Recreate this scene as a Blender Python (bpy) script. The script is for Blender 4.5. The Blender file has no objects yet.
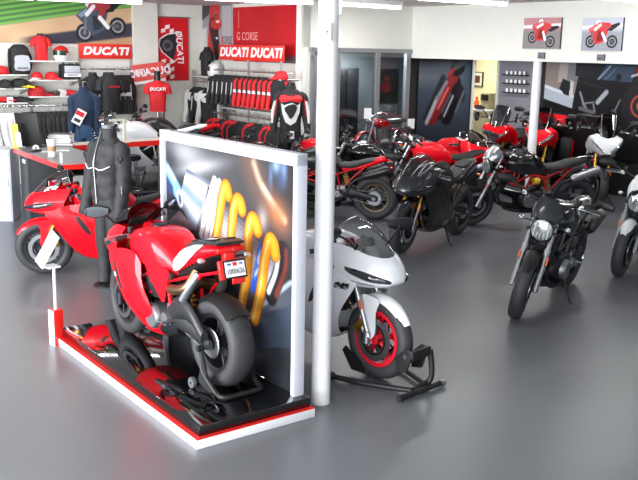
import bpy, bmesh, math, random
import numpy as np
from mathutils import Vector, Matrix, Euler
from mathutils.geometry import delaunay_2d_cdt
random.seed(7)
COL = bpy.context.scene.collection
PI = math.pi
V = Vector
# ------------------------------------------------------------------ camera model (photo frame 638 x 480)
F_PX, H_CAM, Y_HOR, ROLL = 880.0, 2.42, 50.0, math.radians(1.15)
PITCH = math.atan((240 - Y_HOR) / F_PX)
FWD = V((0, math.cos(PITCH), -math.sin(PITCH))); RGT = V((1, 0, 0)); UPV = RGT.cross(FWD)
CAM = V((0, 0, H_CAM))
def ray(x, y):
    u = x - 319; v = 240 - y
    uu = u * math.cos(ROLL) - v * math.sin(ROLL); vv = u * math.sin(ROLL) + v * math.cos(ROLL)
    return (FWD * F_PX + RGT * uu + UPV * vv).normalized()
def fl(x, y, z=0.0):
    d = ray(x, y); return CAM + d * ((z - H_CAM) / d.z)
def aty(x, y, Y):
    d = ray(x, y); return CAM + d * (Y / d.y)
def onp(x, y, P, dv):
    n = V((dv.y, -dv.x, 0)); d = ray(x, y); return CAM + d * ((P - CAM).dot(n) / d.dot(n))
# ------------------------------------------------------------------ materials
def lin(c):
    return tuple(((x / 255) / 12.92 if x / 255 <= .04045 else ((x / 255 + .055) / 1.055) ** 2.4) for x in c)
MATS = {}
def mat(name, rgb=(128, 128, 128), rough=.5, metal=0, coat=0, noise=0, scale=30, bump=0, emit=None, trans=0, alpha=1, rnoise=0, spec=.5, vcol=False):
    if name in MATS: return MATS[name]
    m = bpy.data.materials.new(name); m.use_nodes = True
    nt = m.node_tree; b = nt.nodes['Principled BSDF']; L = nt.links.new
    c = lin(rgb)
    b.inputs['Base Color'].default_value = (*c, 1)
    b.inputs['Roughness'].default_value = rough; b.inputs['Metallic'].default_value = metal
    b.inputs['Coat Weight'].default_value = coat; b.inputs['Coat Roughness'].default_value = .04
    b.inputs['Specular IOR Level'].default_value = spec
    b.inputs['Transmission Weight'].default_value = trans
    b.inputs['Alpha'].default_value = alpha
    if noise or bump or rnoise:
        tc = nt.nodes.new('ShaderNodeTexCoord'); n = nt.nodes.new('ShaderNodeTexNoise')
        n.inputs['Scale'].default_value = scale; n.inputs['Detail'].default_value = 5
        L(tc.outputs['Object'], n.inputs['Vector'])
        if noise:
            r = nt.nodes.new('ShaderNodeMixRGB'); r.blend_type = 'MIX'
            r.inputs['Color1'].default_value = (*[x * (1 - noise) for x in c], 1)
            r.inputs['Color2'].default_value = (*[min(1, x * (1 + noise)) for x in c], 1)
            L(n.outputs['Fac'], r.inputs['Fac']); L(r.outputs['Color'], b.inputs['Base Color'])
        if rnoise:
            q = nt.nodes.new('ShaderNodeMapRange'); q.inputs['To Min'].default_value = max(0, rough - rnoise); q.inputs['To Max'].default_value = rough + rnoise
            L(n.outputs['Fac'], q.inputs['Value']); L(q.outputs['Result'], b.inputs['Roughness'])
        if bump:
            bp = nt.nodes.new('ShaderNodeBump'); bp.inputs['Strength'].default_value = bump; bp.inputs['Distance'].default_value = .01
            L(n.outputs['Fac'], bp.inputs['Height']); L(bp.outputs['Normal'], b.inputs['Normal'])
    if vcol:
        a = nt.nodes.new('ShaderNodeAttribute'); a.attribute_name = 'print'; L(a.outputs['Color'], b.inputs['Base Color'])
    if emit:
        b.inputs['Emission Color'].default_value = (*lin(emit[0]), 1); b.inputs['Emission Strength'].default_value = emit[1]
    MATS[name] = m; return m
RED = mat('red_gloss_paint', (228, 4, 26), .55, 0, .45, .04, 8, spec=.12)
WHITE = mat('white_gloss_paint', (226, 228, 232), .25, 0, .6, .02, 8)
BLACKP = mat('black_gloss_paint', (14, 14, 16), .2, 0, .7, .1, 8)
MATTE = mat('matt_black_paint', (22, 22, 25), .38, 0, .15, .06, 20)
DARKG = mat('dark_grey_satin_paint', (50, 52, 57), .3, .35, .4, .05, 12)
PLAST = mat('black_textured_plastic', (17, 17, 19), .55, 0, 0, .15, 90, .1)
SEATM = mat('black_seat_vinyl', (25, 25, 27), .6, 0, 0, .12, 120, .15)
RUBBER = mat('tyre_rubber', (50, 50, 53), .62, 0, 0, .12, 60, .1)
STEEL = mat('brushed_steel', (170, 172, 176), .32, 1, 0, .08, 60)
CHROME = mat('chrome', (225, 228, 232), .1, 1, 0, .02, 10)
ALU = mat('cast_aluminium', (140, 142, 146), .45, .9, 0, .1, 50, .05)
DALU = mat('dark_cast_alloy', (48, 49, 53), .42, .7, 0, .12, 50, .05)
GOLD = mat('gold_anodised_metal', (206, 160, 70), .3, 1, 0, .05, 30)
ORANGE = mat('orange_plastic_lens', (232, 100, 20), .25, 0, .5, .03, 10)
CARBON = mat('carbon_weave', (27, 28, 31), .5, 0, .15, .25, 160)
HEATM = mat('heat_tinted_pipe', (150, 122, 92), .35, 1, 0, .2, 14)
LENS = mat('clear_headlight_glass', (222, 228, 236), .08, .75, .6, .25, 40)
MIRROR = mat('mirror_glass', (210, 214, 220), .04, 1, 0, .01, 4)
DLENS = mat('smoked_headlight_lens', (38, 40, 46), .1, .2, .8, .2, 30)
RLENS = mat('red_lamp_lens', (214, 24, 26), .2, 0, .6, .05, 30)
YELLOW = mat('yellow_spring', (224, 178, 30), .35, 0, .2, .04, 30)
PAPER = mat('white_card', (236, 236, 238), .7, 0, 0, .02, 30)
BRED = mat('red_anodised_frame', (186, 22, 26), .35, .2, .3, .05, 20)
REDRIM = mat('red_rim_paint', (214, 18, 40), .32, 0, .5, .04, 20)
BRONZE = mat('bronze_rim_paint', (96, 84, 70), .4, .6, 0, .06, 30)
def screen_mat(name, rgb, k):
    if name in MATS: return MATS[name]
    m = bpy.data.materials.new(name); m.use_nodes = True; nt = m.node_tree
    nt.nodes.remove(nt.nodes['Principled BSDF']); o = nt.nodes['Material Output']
    t = nt.nodes.new('ShaderNodeBsdfTransparent'); g = nt.nodes.new('ShaderNodeBsdfGlossy'); mx = nt.nodes.new('ShaderNodeMixShader')
    n = nt.nodes.new('ShaderNodeTexNoise'); n.inputs['Scale'].default_value = 6
    q = nt.nodes.new('ShaderNodeMapRange'); q.inputs['To Min'].default_value = k * .85; q.inputs['To Max'].default_value = k * 1.15
    t.inputs['Color'].default_value = (*lin(rgb), 1); g.inputs['Roughness'].default_value = .05
    g.inputs['Color'].default_value = (.8, .8, .8, 1)
    nt.links.new(n.outputs['Fac'], q.inputs['Value']); nt.links.new(q.outputs['Result'], mx.inputs['Fac'])
    nt.links.new(t.outputs[0], mx.inputs[1]); nt.links.new(g.outputs[0], mx.inputs[2]); nt.links.new(mx.outputs[0], o.inputs['Surface'])
    MATS[name] = m; return m
CLEAR = screen_mat('clear_screen', (196, 200, 202), .22)
SMOKE = screen_mat('smoked_screen', (120, 122, 126), .16)
GLASS = screen_mat('window_glass', (216, 222, 224), .07)
# ------------------------------------------------------------------ mesh builder
def cr(p, n, closed=False):
    p = [V(q) for q in p]; out = []; k = len(p)
    if k == 2 and not closed: return [p[0].lerp(p[1], i / n) for i in range(n + 1)]
    for i in range(k if closed else k - 1):
        if closed: a, b, c, d = p[(i - 1) % k], p[i], p[(i + 1) % k], p[(i + 2) % k]
        else:
            b, c = p[i], p[i + 1]
            a = p[i - 1] if i else b * 2 - c
            d = p[i + 2] if i + 2 < k else c * 2 - b
        for j in range(n):
            t = j / n
            out.append(.5 * ((2 * b) + (c - a) * t + (2 * a - 5 * b + 4 * c - d) * t * t + (3 * b - a - 3 * c + d) * t ** 3))
    if not closed: out.append(p[-1].copy())
    return out
class MB:
    def __init__(s): s.v = []; s.f = []; s.m = []; s.k = 0
    def add(s, vs, fs):
        o = len(s.v); s.v += [V(q) for q in vs]
        for f in fs: s.f.append([o + i for i in f]); s.m.append(s.k)
        return s
    def slot(s, k): s.k = k; return s
    def grid(s, rows, cu=False, cv=False):
        n = len(rows); m = len(rows[0]); fs = []
        for i in range(n if cu else n - 1):
            for j in range(m if cv else m - 1):
                i2 = (i + 1) % n; j2 = (j + 1) % m
                fs.append([i * m + j, i * m + j2, i2 * m + j2, i2 * m + j])
        return s.add([q for r in rows for q in r], fs)
    def surf(s, ctrl, nu=4, nv=4, mirror=False):
        rows = [cr(r, nv) for r in ctrl]
        cols = [cr([r[j] for r in rows], nu) for j in range(len(rows[0]))]
        g = [[cols[j][i] for j in range(len(cols))] for i in range(len(cols[0]))]
        s.grid(g)
        if mirror: s.grid([[V((q.x, -q.y, q.z)) for q in reversed(r)] for r in g])
        return s
    def tube(s, pts, r, n=8, sub=0, caps=True, flat=None, closed=False):
        pts = cr(pts, sub, closed) if sub else [V(q) for q in pts]
        k = len(pts); rs = r if isinstance(r, (list, tuple)) else None
        rows = []; up = None
        for i, p in enumerate(pts):
            if closed: t = pts[(i + 1) % k] - pts[i - 1]
            else: t = pts[min(i + 1, k - 1)] - pts[max(i - 1, 0)]
            t.normalize()
            if up is None: up = V((0, 0, 1)) if abs(t.z) < .9 else V((1, 0, 0))
            sd = t.cross(up)
            if sd.length < 1e-6: sd = t.orthogonal()
            sd.normalize(); up = sd.cross(t).normalized()
            if rs:
                q = i / max(1, k - 1) * (len(rs) - 1); a = int(min(q, len(rs) - 2)) if len(rs) > 1 else 0
                rr = rs[a] + (rs[min(a + 1, len(rs) - 1)] - rs[a]) * (q - a)
            else: rr = r
            fx = flat or 1
            rows.append([p + sd * (rr * math.cos(2 * PI * j / n)) + up * (rr * fx * math.sin(2 * PI * j / n)) for j in range(n)])
        o = len(s.v); s.grid(rows, closed, True)
        if caps and not closed:
            s.f.append([o + j for j in range(n)][::-1]); s.m.append(s.k)
            s.f.append([o + (k - 1) * n + j for j in range(n)]); s.m.append(s.k)
        return s
    def lathe(s, prof, c=(0, 0, 0), ax=(0, 1, 0), n=24, closed=False, caps=False):
        ax = V(ax).normalized(); e1 = ax.orthogonal().normalized(); e2 = ax.cross(e1); c = V(c)
        rows = [[c + ax * h + (e1 * math.cos(2 * PI * j / n) + e2 * math.sin(2 * PI * j / n)) * r for j in range(n)] for r, h in prof]
        o = len(s.v); s.grid(rows, closed, True)
        if caps:
            s.f.append([o + j for j in range(n)]); s.m.append(s.k)
            s.f.append([o + (len(prof) - 1) * n + j for j in range(n)][::-1]); s.m.append(s.k)
        return s
    def box(s, c, d, R=None):
        c = V(c); h = V(d) * .5
        q = [V((x * h.x, y * h.y, z * h.z)) for x in (-1, 1) for y in (-1, 1) for z in (-1, 1)]
        if R: q = [R @ p for p in q]
        return s.add([c + p for p in q], [[0, 1, 3, 2], [4, 6, 7, 5], [0, 4, 5, 1], [2, 3, 7, 6], [0, 2, 6, 4], [1, 5, 7, 3]])
    def ell(s, rings, n=16, sub=3, ax='x', e=2.0, caps=True):
        """closed hull: rings (pos, c1, c2, h1, h2) of superellipses across axis x (c=y,z) or z (c=x,y)"""
        R5 = cr([V((a, b, c)) for a, b, c, _, _ in rings], sub); H5 = cr([V((d, f, 0)) for _, _, _, d, f in rings], sub)
        rows = []
        for p, h in zip(R5, H5):
            row = []
            for j in range(n):
                t = 2 * PI * j / n; cc = math.cos(t); ss = math.sin(t)
                a = abs(h.x) * math.copysign(abs(cc) ** (2 / e), cc); b = abs(h.y) * math.copysign(abs(ss) ** (2 / e), ss)
                row.append(V((p.x, p.y + a, p.z + b)) if ax == 'x' else V((p.y + a, p.z + b, p.x)))
            rows.append(row)
        o = len(s.v); s.grid(rows, False, True)
        if caps:
            s.f.append([o + j for j in range(n)]); s.m.append(s.k)
            s.f.append([o + (len(rows) - 1) * n + j for j in range(n)][::-1]); s.m.append(s.k)
        return s
    def panel(s, outline, yf, th=.006, step=.04, sm=3, mirror=False):
        """a curved sheet: outline in x,z; y from yf(x,z)"""
        o = [(p.x, p.y) for p in cr([V((a, b, 0)) for a, b in outline], sm, True)] if sm else list(outline)
        k = len(o)
        def inside(x, z):
            r = False
            for i in range(k):
                x1, z1 = o[i]; x2, z2 = o[i - 1]
                if (z1 > z) != (z2 > z) and x < (x2 - x1) * (z - z1) / (z2 - z1) + x1: r = not r
            return r
        xs = [p[0] for p in o]; zs = [p[1] for p in o]; pts = list(o)
        x = min(xs) + step / 2
        while x < max(xs):
            z = min(zs) + step / 2
            while z < max(zs):
                if inside(x, z) and min((x - a) ** 2 + (z - b) ** 2 for a, b in o) > (step * .45) ** 2: pts.append((x, z))
                z += step
            x += step
        r = delaunay_2d_cdt([V(p) for p in pts], [], [list(range(k))], 1, 1e-5)
        vs, fs, er = r[0], r[2], r[1]
        cnt = {}
        for f in fs:
            for i in range(len(f)):
                e = (f[i], f[(i + 1) % len(f)]); cnt[e] = 1
        for sg in ((1, -1) if mirror else (1,)):
            a = [V((p[0], sg * yf(p[0], p[1]), p[1])) for p in vs]; b = [V((q.x, q.y - sg * th, q.z)) for q in a]
            n = len(a)
            ff = [list(f) for f in fs] + [[i + n for i in f][::-1] for f in fs]
            for (i, j) in cnt:
                if (j, i) not in cnt: ff.append([i, i + n, j + n, j])
            s.add(a + b, ff)
        return s
    def xf(s, M):
        s.v = [M @ p for p in s.v]; return s
    def build(s, name, mats, parent=None, M=None, sharp=38, bevel=0, solid=0, smooth=True, link=True):
        me = bpy.data.meshes.new(name)
        vs = [M @ p for p in s.v] if M else s.v
        me.from_pydata([tuple(p) for p in vs], [], s.f)
        mats = mats if isinstance(mats, (list, tuple)) else [mats]
        for m in mats: me.materials.append(m)
        if len(mats) > 1: me.polygons.foreach_set('material_index', s.m)
        bm = bmesh.new(); bm.from_mesh(me)
        bmesh.ops.remove_doubles(bm, verts=bm.verts, dist=1e-5)
        if bevel: bmesh.ops.bevel(bm, geom=[e for e in bm.edges if len(e.link_faces) == 2 and e.calc_face_angle(0) > .7], offset=bevel, segments=2, affect='EDGES', profile=.5)
        bmesh.ops.recalc_face_normals(bm, faces=bm.faces)
        if solid: bmesh.ops.solidify(bm, geom=bm.faces, thickness=solid)
        bm.to_mesh(me); bm.free()
        if smooth: me.shade_smooth(); me.set_sharp_from_angle(angle=math.radians(sharp))
        o = bpy.data.objects.new(name, me); COL.objects.link(o)
        if parent: o.parent = parent
        return o
def thing(name, label, cat, loc=(0, 0, 0), rz=0, group=None, lean=0):
    o = bpy.data.objects.new(name, None); COL.objects.link(o); o.empty_display_size = .1
    o.location = loc; o.rotation_euler = (lean, 0, rz); o['label'] = label; o['category'] = cat
    if group: o['group'] = group
    return o
def tag(o, label, cat, group=None):
    o['label'] = label; o['category'] = cat
    if group: o['group'] = group
    return o
def place(o, loc, rz=0): o.location = loc; o.rotation_euler = (0, 0, rz); return o
def struct(o): o['kind'] = 'structure'; return o
def dup(r, loc, rz, label=None, group=None):
    c = r.copy(); COL.objects.link(c); c.location = loc; c.rotation_euler = (r.rotation_euler.x, r.rotation_euler.y, rz)
    if label: c['label'] = label
    if group: c['group'] = group
    for ch in r.children:
        d = ch.copy(); COL.objects.link(d); d.parent = c
        for g in ch.children:
            e = g.copy(); COL.objects.link(e); e.parent = d
    return c
def text(name, s, size, m, parent, M, shear=0, bold=0, ext=.002, sx=1.0, align='CENTER'):
    cu = bpy.data.curves.new(name, 'FONT'); cu.body = s; cu.size = size; cu.shear = shear; cu.offset = bold; cu.extrude = ext
    cu.align_x = align; cu.align_y = 'CENTER'; cu.space_character = 1 + bold * 2 / size * 1.0
    t = bpy.data.objects.new(name, cu); COL.objects.link(t)
    dg = bpy.context.evaluated_depsgraph_get(); me = bpy.data.meshes.new_from_object(t.evaluated_get(dg))
    bpy.data.objects.remove(t)
    me.transform(M @ Matrix.Diagonal((sx, 1, 1, 1)))
    me.materials.clear(); me.materials.append(m); me.name = name
    o = bpy.data.objects.new(name, me); COL.objects.link(o)
    if parent: o.parent = parent
    return o
RX = Matrix.Rotation(PI / 2, 4, 'X')      # text upright, reading from -Y
# ------------------------------------------------------------------ printed pictures: colour per vertex of a fine sheet
class Pic:
    def __init__(s, w, h, n):
        s.w, s.h = w, h; s.nx = int(n * w / max(w, h)); s.ny = int(n * h / max(w, h))
        s.x, s.y = np.meshgrid(np.linspace(0, w, s.nx + 1), np.linspace(0, h, s.ny + 1))
        s.px = w / s.nx; s.c = np.zeros(s.x.shape + (3,))
    def fill(s, rgb): s.c[:] = rgb; return s
    def mix(s, mask, rgb):
        m = np.clip(mask, 0, 1)[..., None]; s.c = s.c * (1 - m) + np.array(rgb, float) * m if not isinstance(rgb, np.ndarray) else s.c * (1 - m) + rgb * m; return s
    def grad(s, a, b, t): t = np.clip(t, 0, 1)[..., None]; return np.array(a, float) * (1 - t) + np.array(b, float) * t
    def poly(s, pts):
        ins = np.zeros(s.x.shape, bool); k = len(pts)
        for i in range(k):
            x1, y1 = pts[i]; x2, y2 = pts[i - 1]
            if y1 == y2: continue
            ins ^= ((y1 > s.y) != (y2 > s.y)) & (s.x < (x2 - x1) * (s.y - y1) / (y2 - y1) + x1)
        return ins.astype(float)
    def ell(s, cx, cy, rx, ry, rot=0, soft=1.0):
        c, q = math.cos(rot), math.sin(rot); dx, dy = s.x - cx, s.y - cy
        d = np.sqrt(((dx * c + dy * q) / rx) ** 2 + ((-dx * q + dy * c) / ry) ** 2)
        return np.clip((1 - d) * min(rx, ry) / (s.px * soft) + .5, 0, 1)
    def seg(s, a, b, r, r2=None, soft=1.0):
        ax, ay = a; bx, by = b; vx, vy = bx - ax, by - ay
        t = np.clip(((s.x - ax) * vx + (s.y - ay) * vy) / (vx * vx + vy * vy + 1e-12), 0, 1)
        d = np.hypot(s.x - ax - t * vx, s.y - ay - t * vy); rr = r + ((r2 if r2 is not None else r) - r) * t
        return np.clip((rr - d) / (s.px * soft) + .5, 0, 1)
    def blob(s, cx, cy, r): return np.exp(-((s.x - cx) ** 2 + (s.y - cy) ** 2) / (r * r))
    def noise(s, k, sd=0):
        rng = np.random.default_rng(sd); g = rng.random((k + 2, k + 2)); u = s.x / max(s.w, s.h) * k; v = s.y / max(s.w, s.h) * k
        i = u.astype(int); j = v.astype(int); fu = u - i; fv = v - j
        fu = fu * fu * (3 - 2 * fu); fv = fv * fv * (3 - 2 * fv)
        return (g[j, i] * (1 - fu) + g[j, i + 1] * fu) * (1 - fv) + (g[j + 1, i] * (1 - fu) + g[j + 1, i + 1] * fu) * fv
    def build(s, name, parent, y=0.0, x0=0.0, z0=0.0, gloss=.35):
        n, m = s.ny + 1, s.nx + 1
        me = bpy.data.meshes.new(name)
        co = np.stack([s.x + x0, np.full_like(s.x, y), s.y + z0], -1).reshape(-1, 3)
        idx = np.arange(n * m).reshape(n, m)
        f = np.stack([idx[:-1, :-1], idx[:-1, 1:], idx[1:, 1:], idx[1:, :-1]], -1).reshape(-1, 4)
        me.from_pydata(co.tolist(), [], f.tolist())
        a = me.color_attributes.new('print', 'FLOAT_COLOR', 'POINT')
        c = np.clip(s.c / 255.0, 0, 1); c = np.where(c <= .04045, c / 12.92, ((c + .055) / 1.055) ** 2.4)
        a.data.foreach_set('color', np.concatenate([c, np.ones(c.shape[:2] + (1,))], -1).reshape(-1).astype(np.float32))
        me.materials.append(mat('printed_sheet_%d' % int(gloss * 100), (128, 128, 128), gloss, vcol=True, spec=.3))
        o = bpy.data.objects.new(name, me); COL.objects.link(o); o.parent = parent; return o
def board(name, label, cat, p, rz, w, h, d=.02, m=None, n=120, group=None):
    """a flat printed board; p is its lower left corner; local x right, y into the wall, z up"""
    t = thing(name, label, cat, p, rz, group)
    MB().box((w / 2, 0, h / 2), (w, d, h)).build('backing', m or PAPER, t)
    return t, Pic(w, h, n)
# ------------------------------------------------------------------ motorcycle parts (x forward, y left, z up; origin on the ground mid wheelbase)
XF, XR, ZF, ZR = .715, -.715, .302, .322
RAKE = math.radians(24)
def steer_m(a):
    o = V((XF - .03, 0, ZF)); ax = V((-math.sin(RAKE), 0, math.cos(RAKE)))
    return Matrix.Translation(o) @ Matrix.Rotation(a, 4, ax) @ Matrix.Translation(-o)
def tyre_prof(R, w):
    h = [(.208, -.36 * w), (.222, -.45 * w), (R - .06, -.5 * w), (R - .03, -.44 * w), (R - .011, -.28 * w), (R, 0),
         (R - .011, .28 * w), (R - .03, .44 * w), (R - .06, .5 * w), (.222, .45 * w), (.208, .36 * w)]
    return [(p.x, p.y) for p in cr([V((a, b, 0)) for a, b in h], 2)]
def wheel(kind, root, x, z, R, w, rm, M, style='Y', lod=32, discs=2, tread=False):
    c = V((x, 0, z)); m = MB()
    ww = w * .36
    m.lathe([(.196, -ww), (.216, -ww), (.216, -ww * .8), (.203, -ww * .5), (.203, ww * .5), (.216, ww * .8), (.216, ww), (.18, ww * .93), (.178, ww * .4), (.178, -ww * .4), (.18, -ww * .93)], c, n=lod, closed=True)
    m.lathe([(.012, -.06), (.04, -.06), (.045, -.02), (.045, .02), (.04, .06), (.012, .06)], c, n=16, closed=True)
    ns = 5 if style == 'Y' else 10 if style == 'ten' else 6
    def pt(a, r, y=0): return c + V((r * math.cos(a), y, r * math.sin(a)))
    for i in range(ns):
        a = 2 * PI * i / ns + .3
        if style == 'Y':
            m.tube([pt(a, .035), pt(a, .10)], [.02, .016], 8, flat=1)
            for d in (-.2, .2): m.tube([pt(a, .09), pt(a + d, .195)], [.014, .011], 8)
        elif style == 'ten': m.tube([pt(a, .035), pt(a + .08, .195)], [.011, .009], 6)
        else: m.tube([pt(a, .035), pt(a, .195)], [.021, .013], 8)
    wl = m.build(kind + '_wheel', rm, root, M)
    t = MB(); t.lathe(tyre_prof(R, w), c, n=lod + 12, closed=True)
    t.build('tyre', RUBBER, wl, M)
    if tread:
        g = MB()
        for i in range(22):
            a = 2 * PI * i / 22
            for s in (-1, 1):
                g.tube([pt(a + .0, R - .0005, s * .012), pt(a + .06, R - .008, s * .03 * w / .12), pt(a + .15, R - .022, s * .4 * w)], [.0012, .0028, .0015], 4, 3)
        g.build('tread_groove', PLAST, wl, M)
    if kind == 'front':
        for s in (-1, 1):
            if discs == 1 and s < 0: continue
            d = MB(); y = s * .066
            d.lathe([(.118, y - .002), (.16, y - .002), (.16, y + .002), (.118, y + .002)], c, n=lod, closed=True)
            d.slot(1).lathe([(.10, y - .003), (.12, y - .003), (.12, y + .003), (.10, y + .003)], c, n=lod, closed=True)
            for k in range(6): d.tube([pt(PI * k / 3, .045, y), pt(PI * k / 3 + .3, .112, y)], .008, 6)
            d.build('brake_disc', [STEEL, DALU], wl, M)
    else:
        d = MB(); d.lathe([(.07, -.078), (.12, -.078), (.12, -.073), (.07, -.073)], c, n=lod, closed=True); d.build('brake_disc', STEEL, wl, M)
        d = MB(); prof = [(.05, .083), (.1, .083), (.1, .089), (.05, .089)]; d.lathe(prof, c, n=38, closed=True)
        for i in range(38): d.box(pt(2 * PI * i / 38, .105, .086), (.009, .005, .009))
        d.build('sprocket', STEEL, wl, M)
    return wl
def forks(root, M, low, up, top=.98, cal=GOLD, fat=.026, usd=True, half=.1):
    ax = V((-math.sin(RAKE), 0, math.cos(RAKE)))
    for s in (-1, 1):
        b = V((XF - .005, s * half, ZF)); L = (top - ZF) / math.cos(RAKE)
        q = MB(); q.tube([b + ax * (.02 if usd else -.02), b + ax * (.3 if usd else .36)], .02 if usd else fat, 12)
        if not usd: q.tube([b + ax * .34, b + ax * .37], fat + .004, 12)
        q.tube([b + V((-.03, 0, -.03)), b + ax * .07], .028, 10)
        leg = q.build('fork_leg', low, root, M)
        q = MB(); q.tube([b + ax * (.25 if usd else .3), b + ax * L], fat if usd else .021, 12); q.build('stanchion', up, leg, M)
        q = MB(); cc = b + V((-.115, -s * .028, .085)); Rr = Matrix.Rotation(.75, 3, 'Y')
        q.box(cc, (.055, .06, .13), Rr); q.build('brake_caliper', cal, leg, M, bevel=.008)
        q = MB(); q.box(b + ax * .27 + V((.03, s * .024, 0)), (.012, .014, .07), Matrix.Rotation(-RAKE, 3, 'Y')); q.build('reflector', ORANGE, leg, M)
    t = MB()
    for z, l in ((top - .02, .026), (top - .22, .034)):
        p = V((XF - .005, 0, ZF)) + ax * ((z - ZF) / math.cos(RAKE))
        t.box(p + V((-.025, 0, 0)), (.1, 2 * half + .075, l), Matrix.Rotation(-RAKE, 3, 'Y'))
    t.build('triple_clamp', DALU, root, M, bevel=.008)
def fender_front(root, M, m, long_=True, w=.07):
    q = MB(); rows = []
    a0, a1 = (30, 150) if long_ else (40, 140)
    for i in range(13):
        a = math.radians(a0 + (a1 - a0) * i / 12); r = ZF + .022 + .006 * math.sin(PI * i / 12)
        e = math.sin(PI * min(1, (i + .6) / 4)) if i < 2 else 1
        row = []
        for j in range(9):
            t = -1 + j / 4; ww = w * (.55 + .45 * min(1, i / 3, (12.6 - i) / 3))
            row.append(V((XF + (r - .05 * t * t) * math.cos(a), ww * t * (1 - .12 * t * t), ZF + (r - .05 * t * t) * math.sin(a))))
        rows.append(row)
    q.grid(rows)
    if long_:
        for s in (-1, 1):
            q.panel([(XF + .04, .60), (XF - .14, .60), (XF - .1, .36), (XF - .02, .30), (XF + .03, .36), (XF + .02, .5)], lambda x, z: s * (.072 + .05 * max(0, .58 - z)), .006, .05)
    return q.build('front_fender', m, root, M, solid=.004)
def engine(root, m=DALU, cover=ALU, lod=20):
    q = MB()
    q.ell([(-.3, 0, .36, .13, .10), (-.2, 0, .36, .15, .14), (0, 0, .34, .15, .14), (.1, 0, .35, .12, .11), (.14, 0, .36, .07, .07)], 16, 2, e=3.2)
    e = q.build('engine', m, root)
    for nm, a, b, rr in (('front_cylinder', V((.08, 0, .42)), V((.37, 0, .53)), .095), ('rear_cylinder', V((-.1, 0, .44)), V((-.19, 0, .70)), .095)):
        c = MB(); d = (b - a); n = d.normalized(); L = d.length
        c.tube([a, b], rr * .8, 12)
        for i in range(8): c.lathe([(rr * .7, -.004), (rr, -.004), (rr, .004), (rr * .7, .004)], a + n * (L * (.25 + i * .07)), n, 14, True)
        c.lathe([(rr * .7, 0), (rr * .95, 0), (rr * .95, .06), (rr * .6, .075)], b - n * .06, n, 12)
        c.build(nm, m, e)
    c = MB(); c.lathe([(.0, -.19), (.07, -.19), (.085, -.18), (.09, -.14), (.1, -.13)], (-.1, 0, .37), n=lod); c.build('clutch_cover', cover, e)
    c = MB(); c.lathe([(.0, .185), (.08, .185), (.095, .17), (.1, .13)], (.0, 0, .35), n=lod); c.lathe([(0, .18), (.05, .178), (.055, .14)], (-.2, 0, .38), n=lod); c.build('alternator_cover', cover, e)
    return e
def trellis(root, m, hi=.0):
    q = MB(); t = .0145
    for s in (-1, 1):
        A = V((.40, s * .045, .90)); B = V((.46, s * .045, .72)); C = V((.22, s * .14, .76)); D = V((.28, s * .13, .58)); E = V((.0, s * .155, .70)); Fp = V((.06, s * .14, .52)); G = V((-.2, s * .14, .66)); H = V((-.24, s * .13, .42))
        for a, b in ((A, C), (C, E), (E, G), (B, D), (D, Fp), (B, C), (C, D), (D, E), (E, Fp), (Fp, G), (G, H), (A, B)): q.tube([a, b], t, 8)
        q.tube([G, (-.5, s * .11, .76), (-.78, s * .07, .84)], .011, 6); q.tube([H, (-.4, s * .11, .6), (-.6, s * .1, .78)], .011, 6)
    q.tube([(.36, 0, .98), (.45, 0, .72)], .035, 12)
    return q.build('trellis_frame', m, root)
def swingarm(root, m, single=False, lod=1):
    q = MB()
    for s in ((1,) if single else (-1, 1)):
        q.ell([(-.76, s * .118, ZR, .018, .032), (-.70, s * .118, ZR + .005, .02, .045), (-.52, s * .122, ZR + .05, .022, .05), (-.36, s * .125, ZR + .075, .024, .06), (-.2, s * .115, .40, .03, .06)], 12, 3, e=3)
    q.tube([(-.24, -.15, .4), (-.24, .15, .4)], .04, 12)
    q.box((-.34, 0, .39), (.12, .2, .07))
    if single: q.tube([(-.36, .1, .41), (-.715, .1, ZR)], [.06, .05], 10); q.tube([(XR, .14, ZR), (XR, -.09, ZR)], .05, 16)
    sw = q.build('swingarm', m, root, bevel=0)
    a = MB(); a.tube([(XR, -.15, ZR), (XR, .15, ZR)], .016, 12); a.lathe([(0, .15), (.026, .15), (.03, .135), (.03, .13)], (XR, 0, ZR), n=6); a.build('axle_nut', STEEL, sw)
    # chain
    c = MB(); r1, r2 = .1, .038; p1 = V((XR, .086, ZR)); p2 = V((-.2, .086, .38)); pts = []
    for i in range(9): al = math.radians(90 + 180 * i / 8); pts.append(p1 + V((r1 * math.cos(al), 0, r1 * math.sin(al))))
    for i in range(7): al = math.radians(-90 + 180 * i / 6); pts.append(p2 + V((r2 * math.cos(al), 0, r2 * math.sin(al))))
    c.tube(pts, .007, 6, closed=True); c.build('chain', STEEL, root)
def mirror(root, base, out, end, m, M=None, w=.065, h=.038, stalk=.008, back=None):
    base, out, end = V(base), V(out), V(end)
    q = MB(); q.tube([base, out, end], stalk, 8, 4)
    d = (end - out).normalized(); c = end
    q.ell([(-w * 1.25, 0, 0, .004, .006), (-w, 0, 0, .018, h * .6), (0, .0, 0, .024, h), (w, 0, 0, .018, h * .75), (w * 1.2, 0, 0, .004, .008)], 12, 3)
    n = len(q.v); k = n - (12 * (4 * 3 + 1))
    s = 1 if end.y > 0 else -1
    R = Matrix.Rotation(s * PI / 2 - s * .35, 3, 'Z')
    for i in range(k, n): q.v[i] = c + R @ q.v[i]
    o = q.build('mirror', m, root, M)
    g = MB(); g.ell([(-w * .95, 0, 0, .002, h * .45), (0, 0, 0, .002, h * .82), (w * .95, 0, 0, .002, h * .6)], 12, 3)
    off = V((-.024, 0, 0)); sg = R @ V((0, 1, 0))
    if sg.x > 0: sg = -sg
    g.v = [c + sg * .023 + R @ p for p in g.v]
    g.build('mirror_glass', MIRROR, o, M); return o
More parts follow.
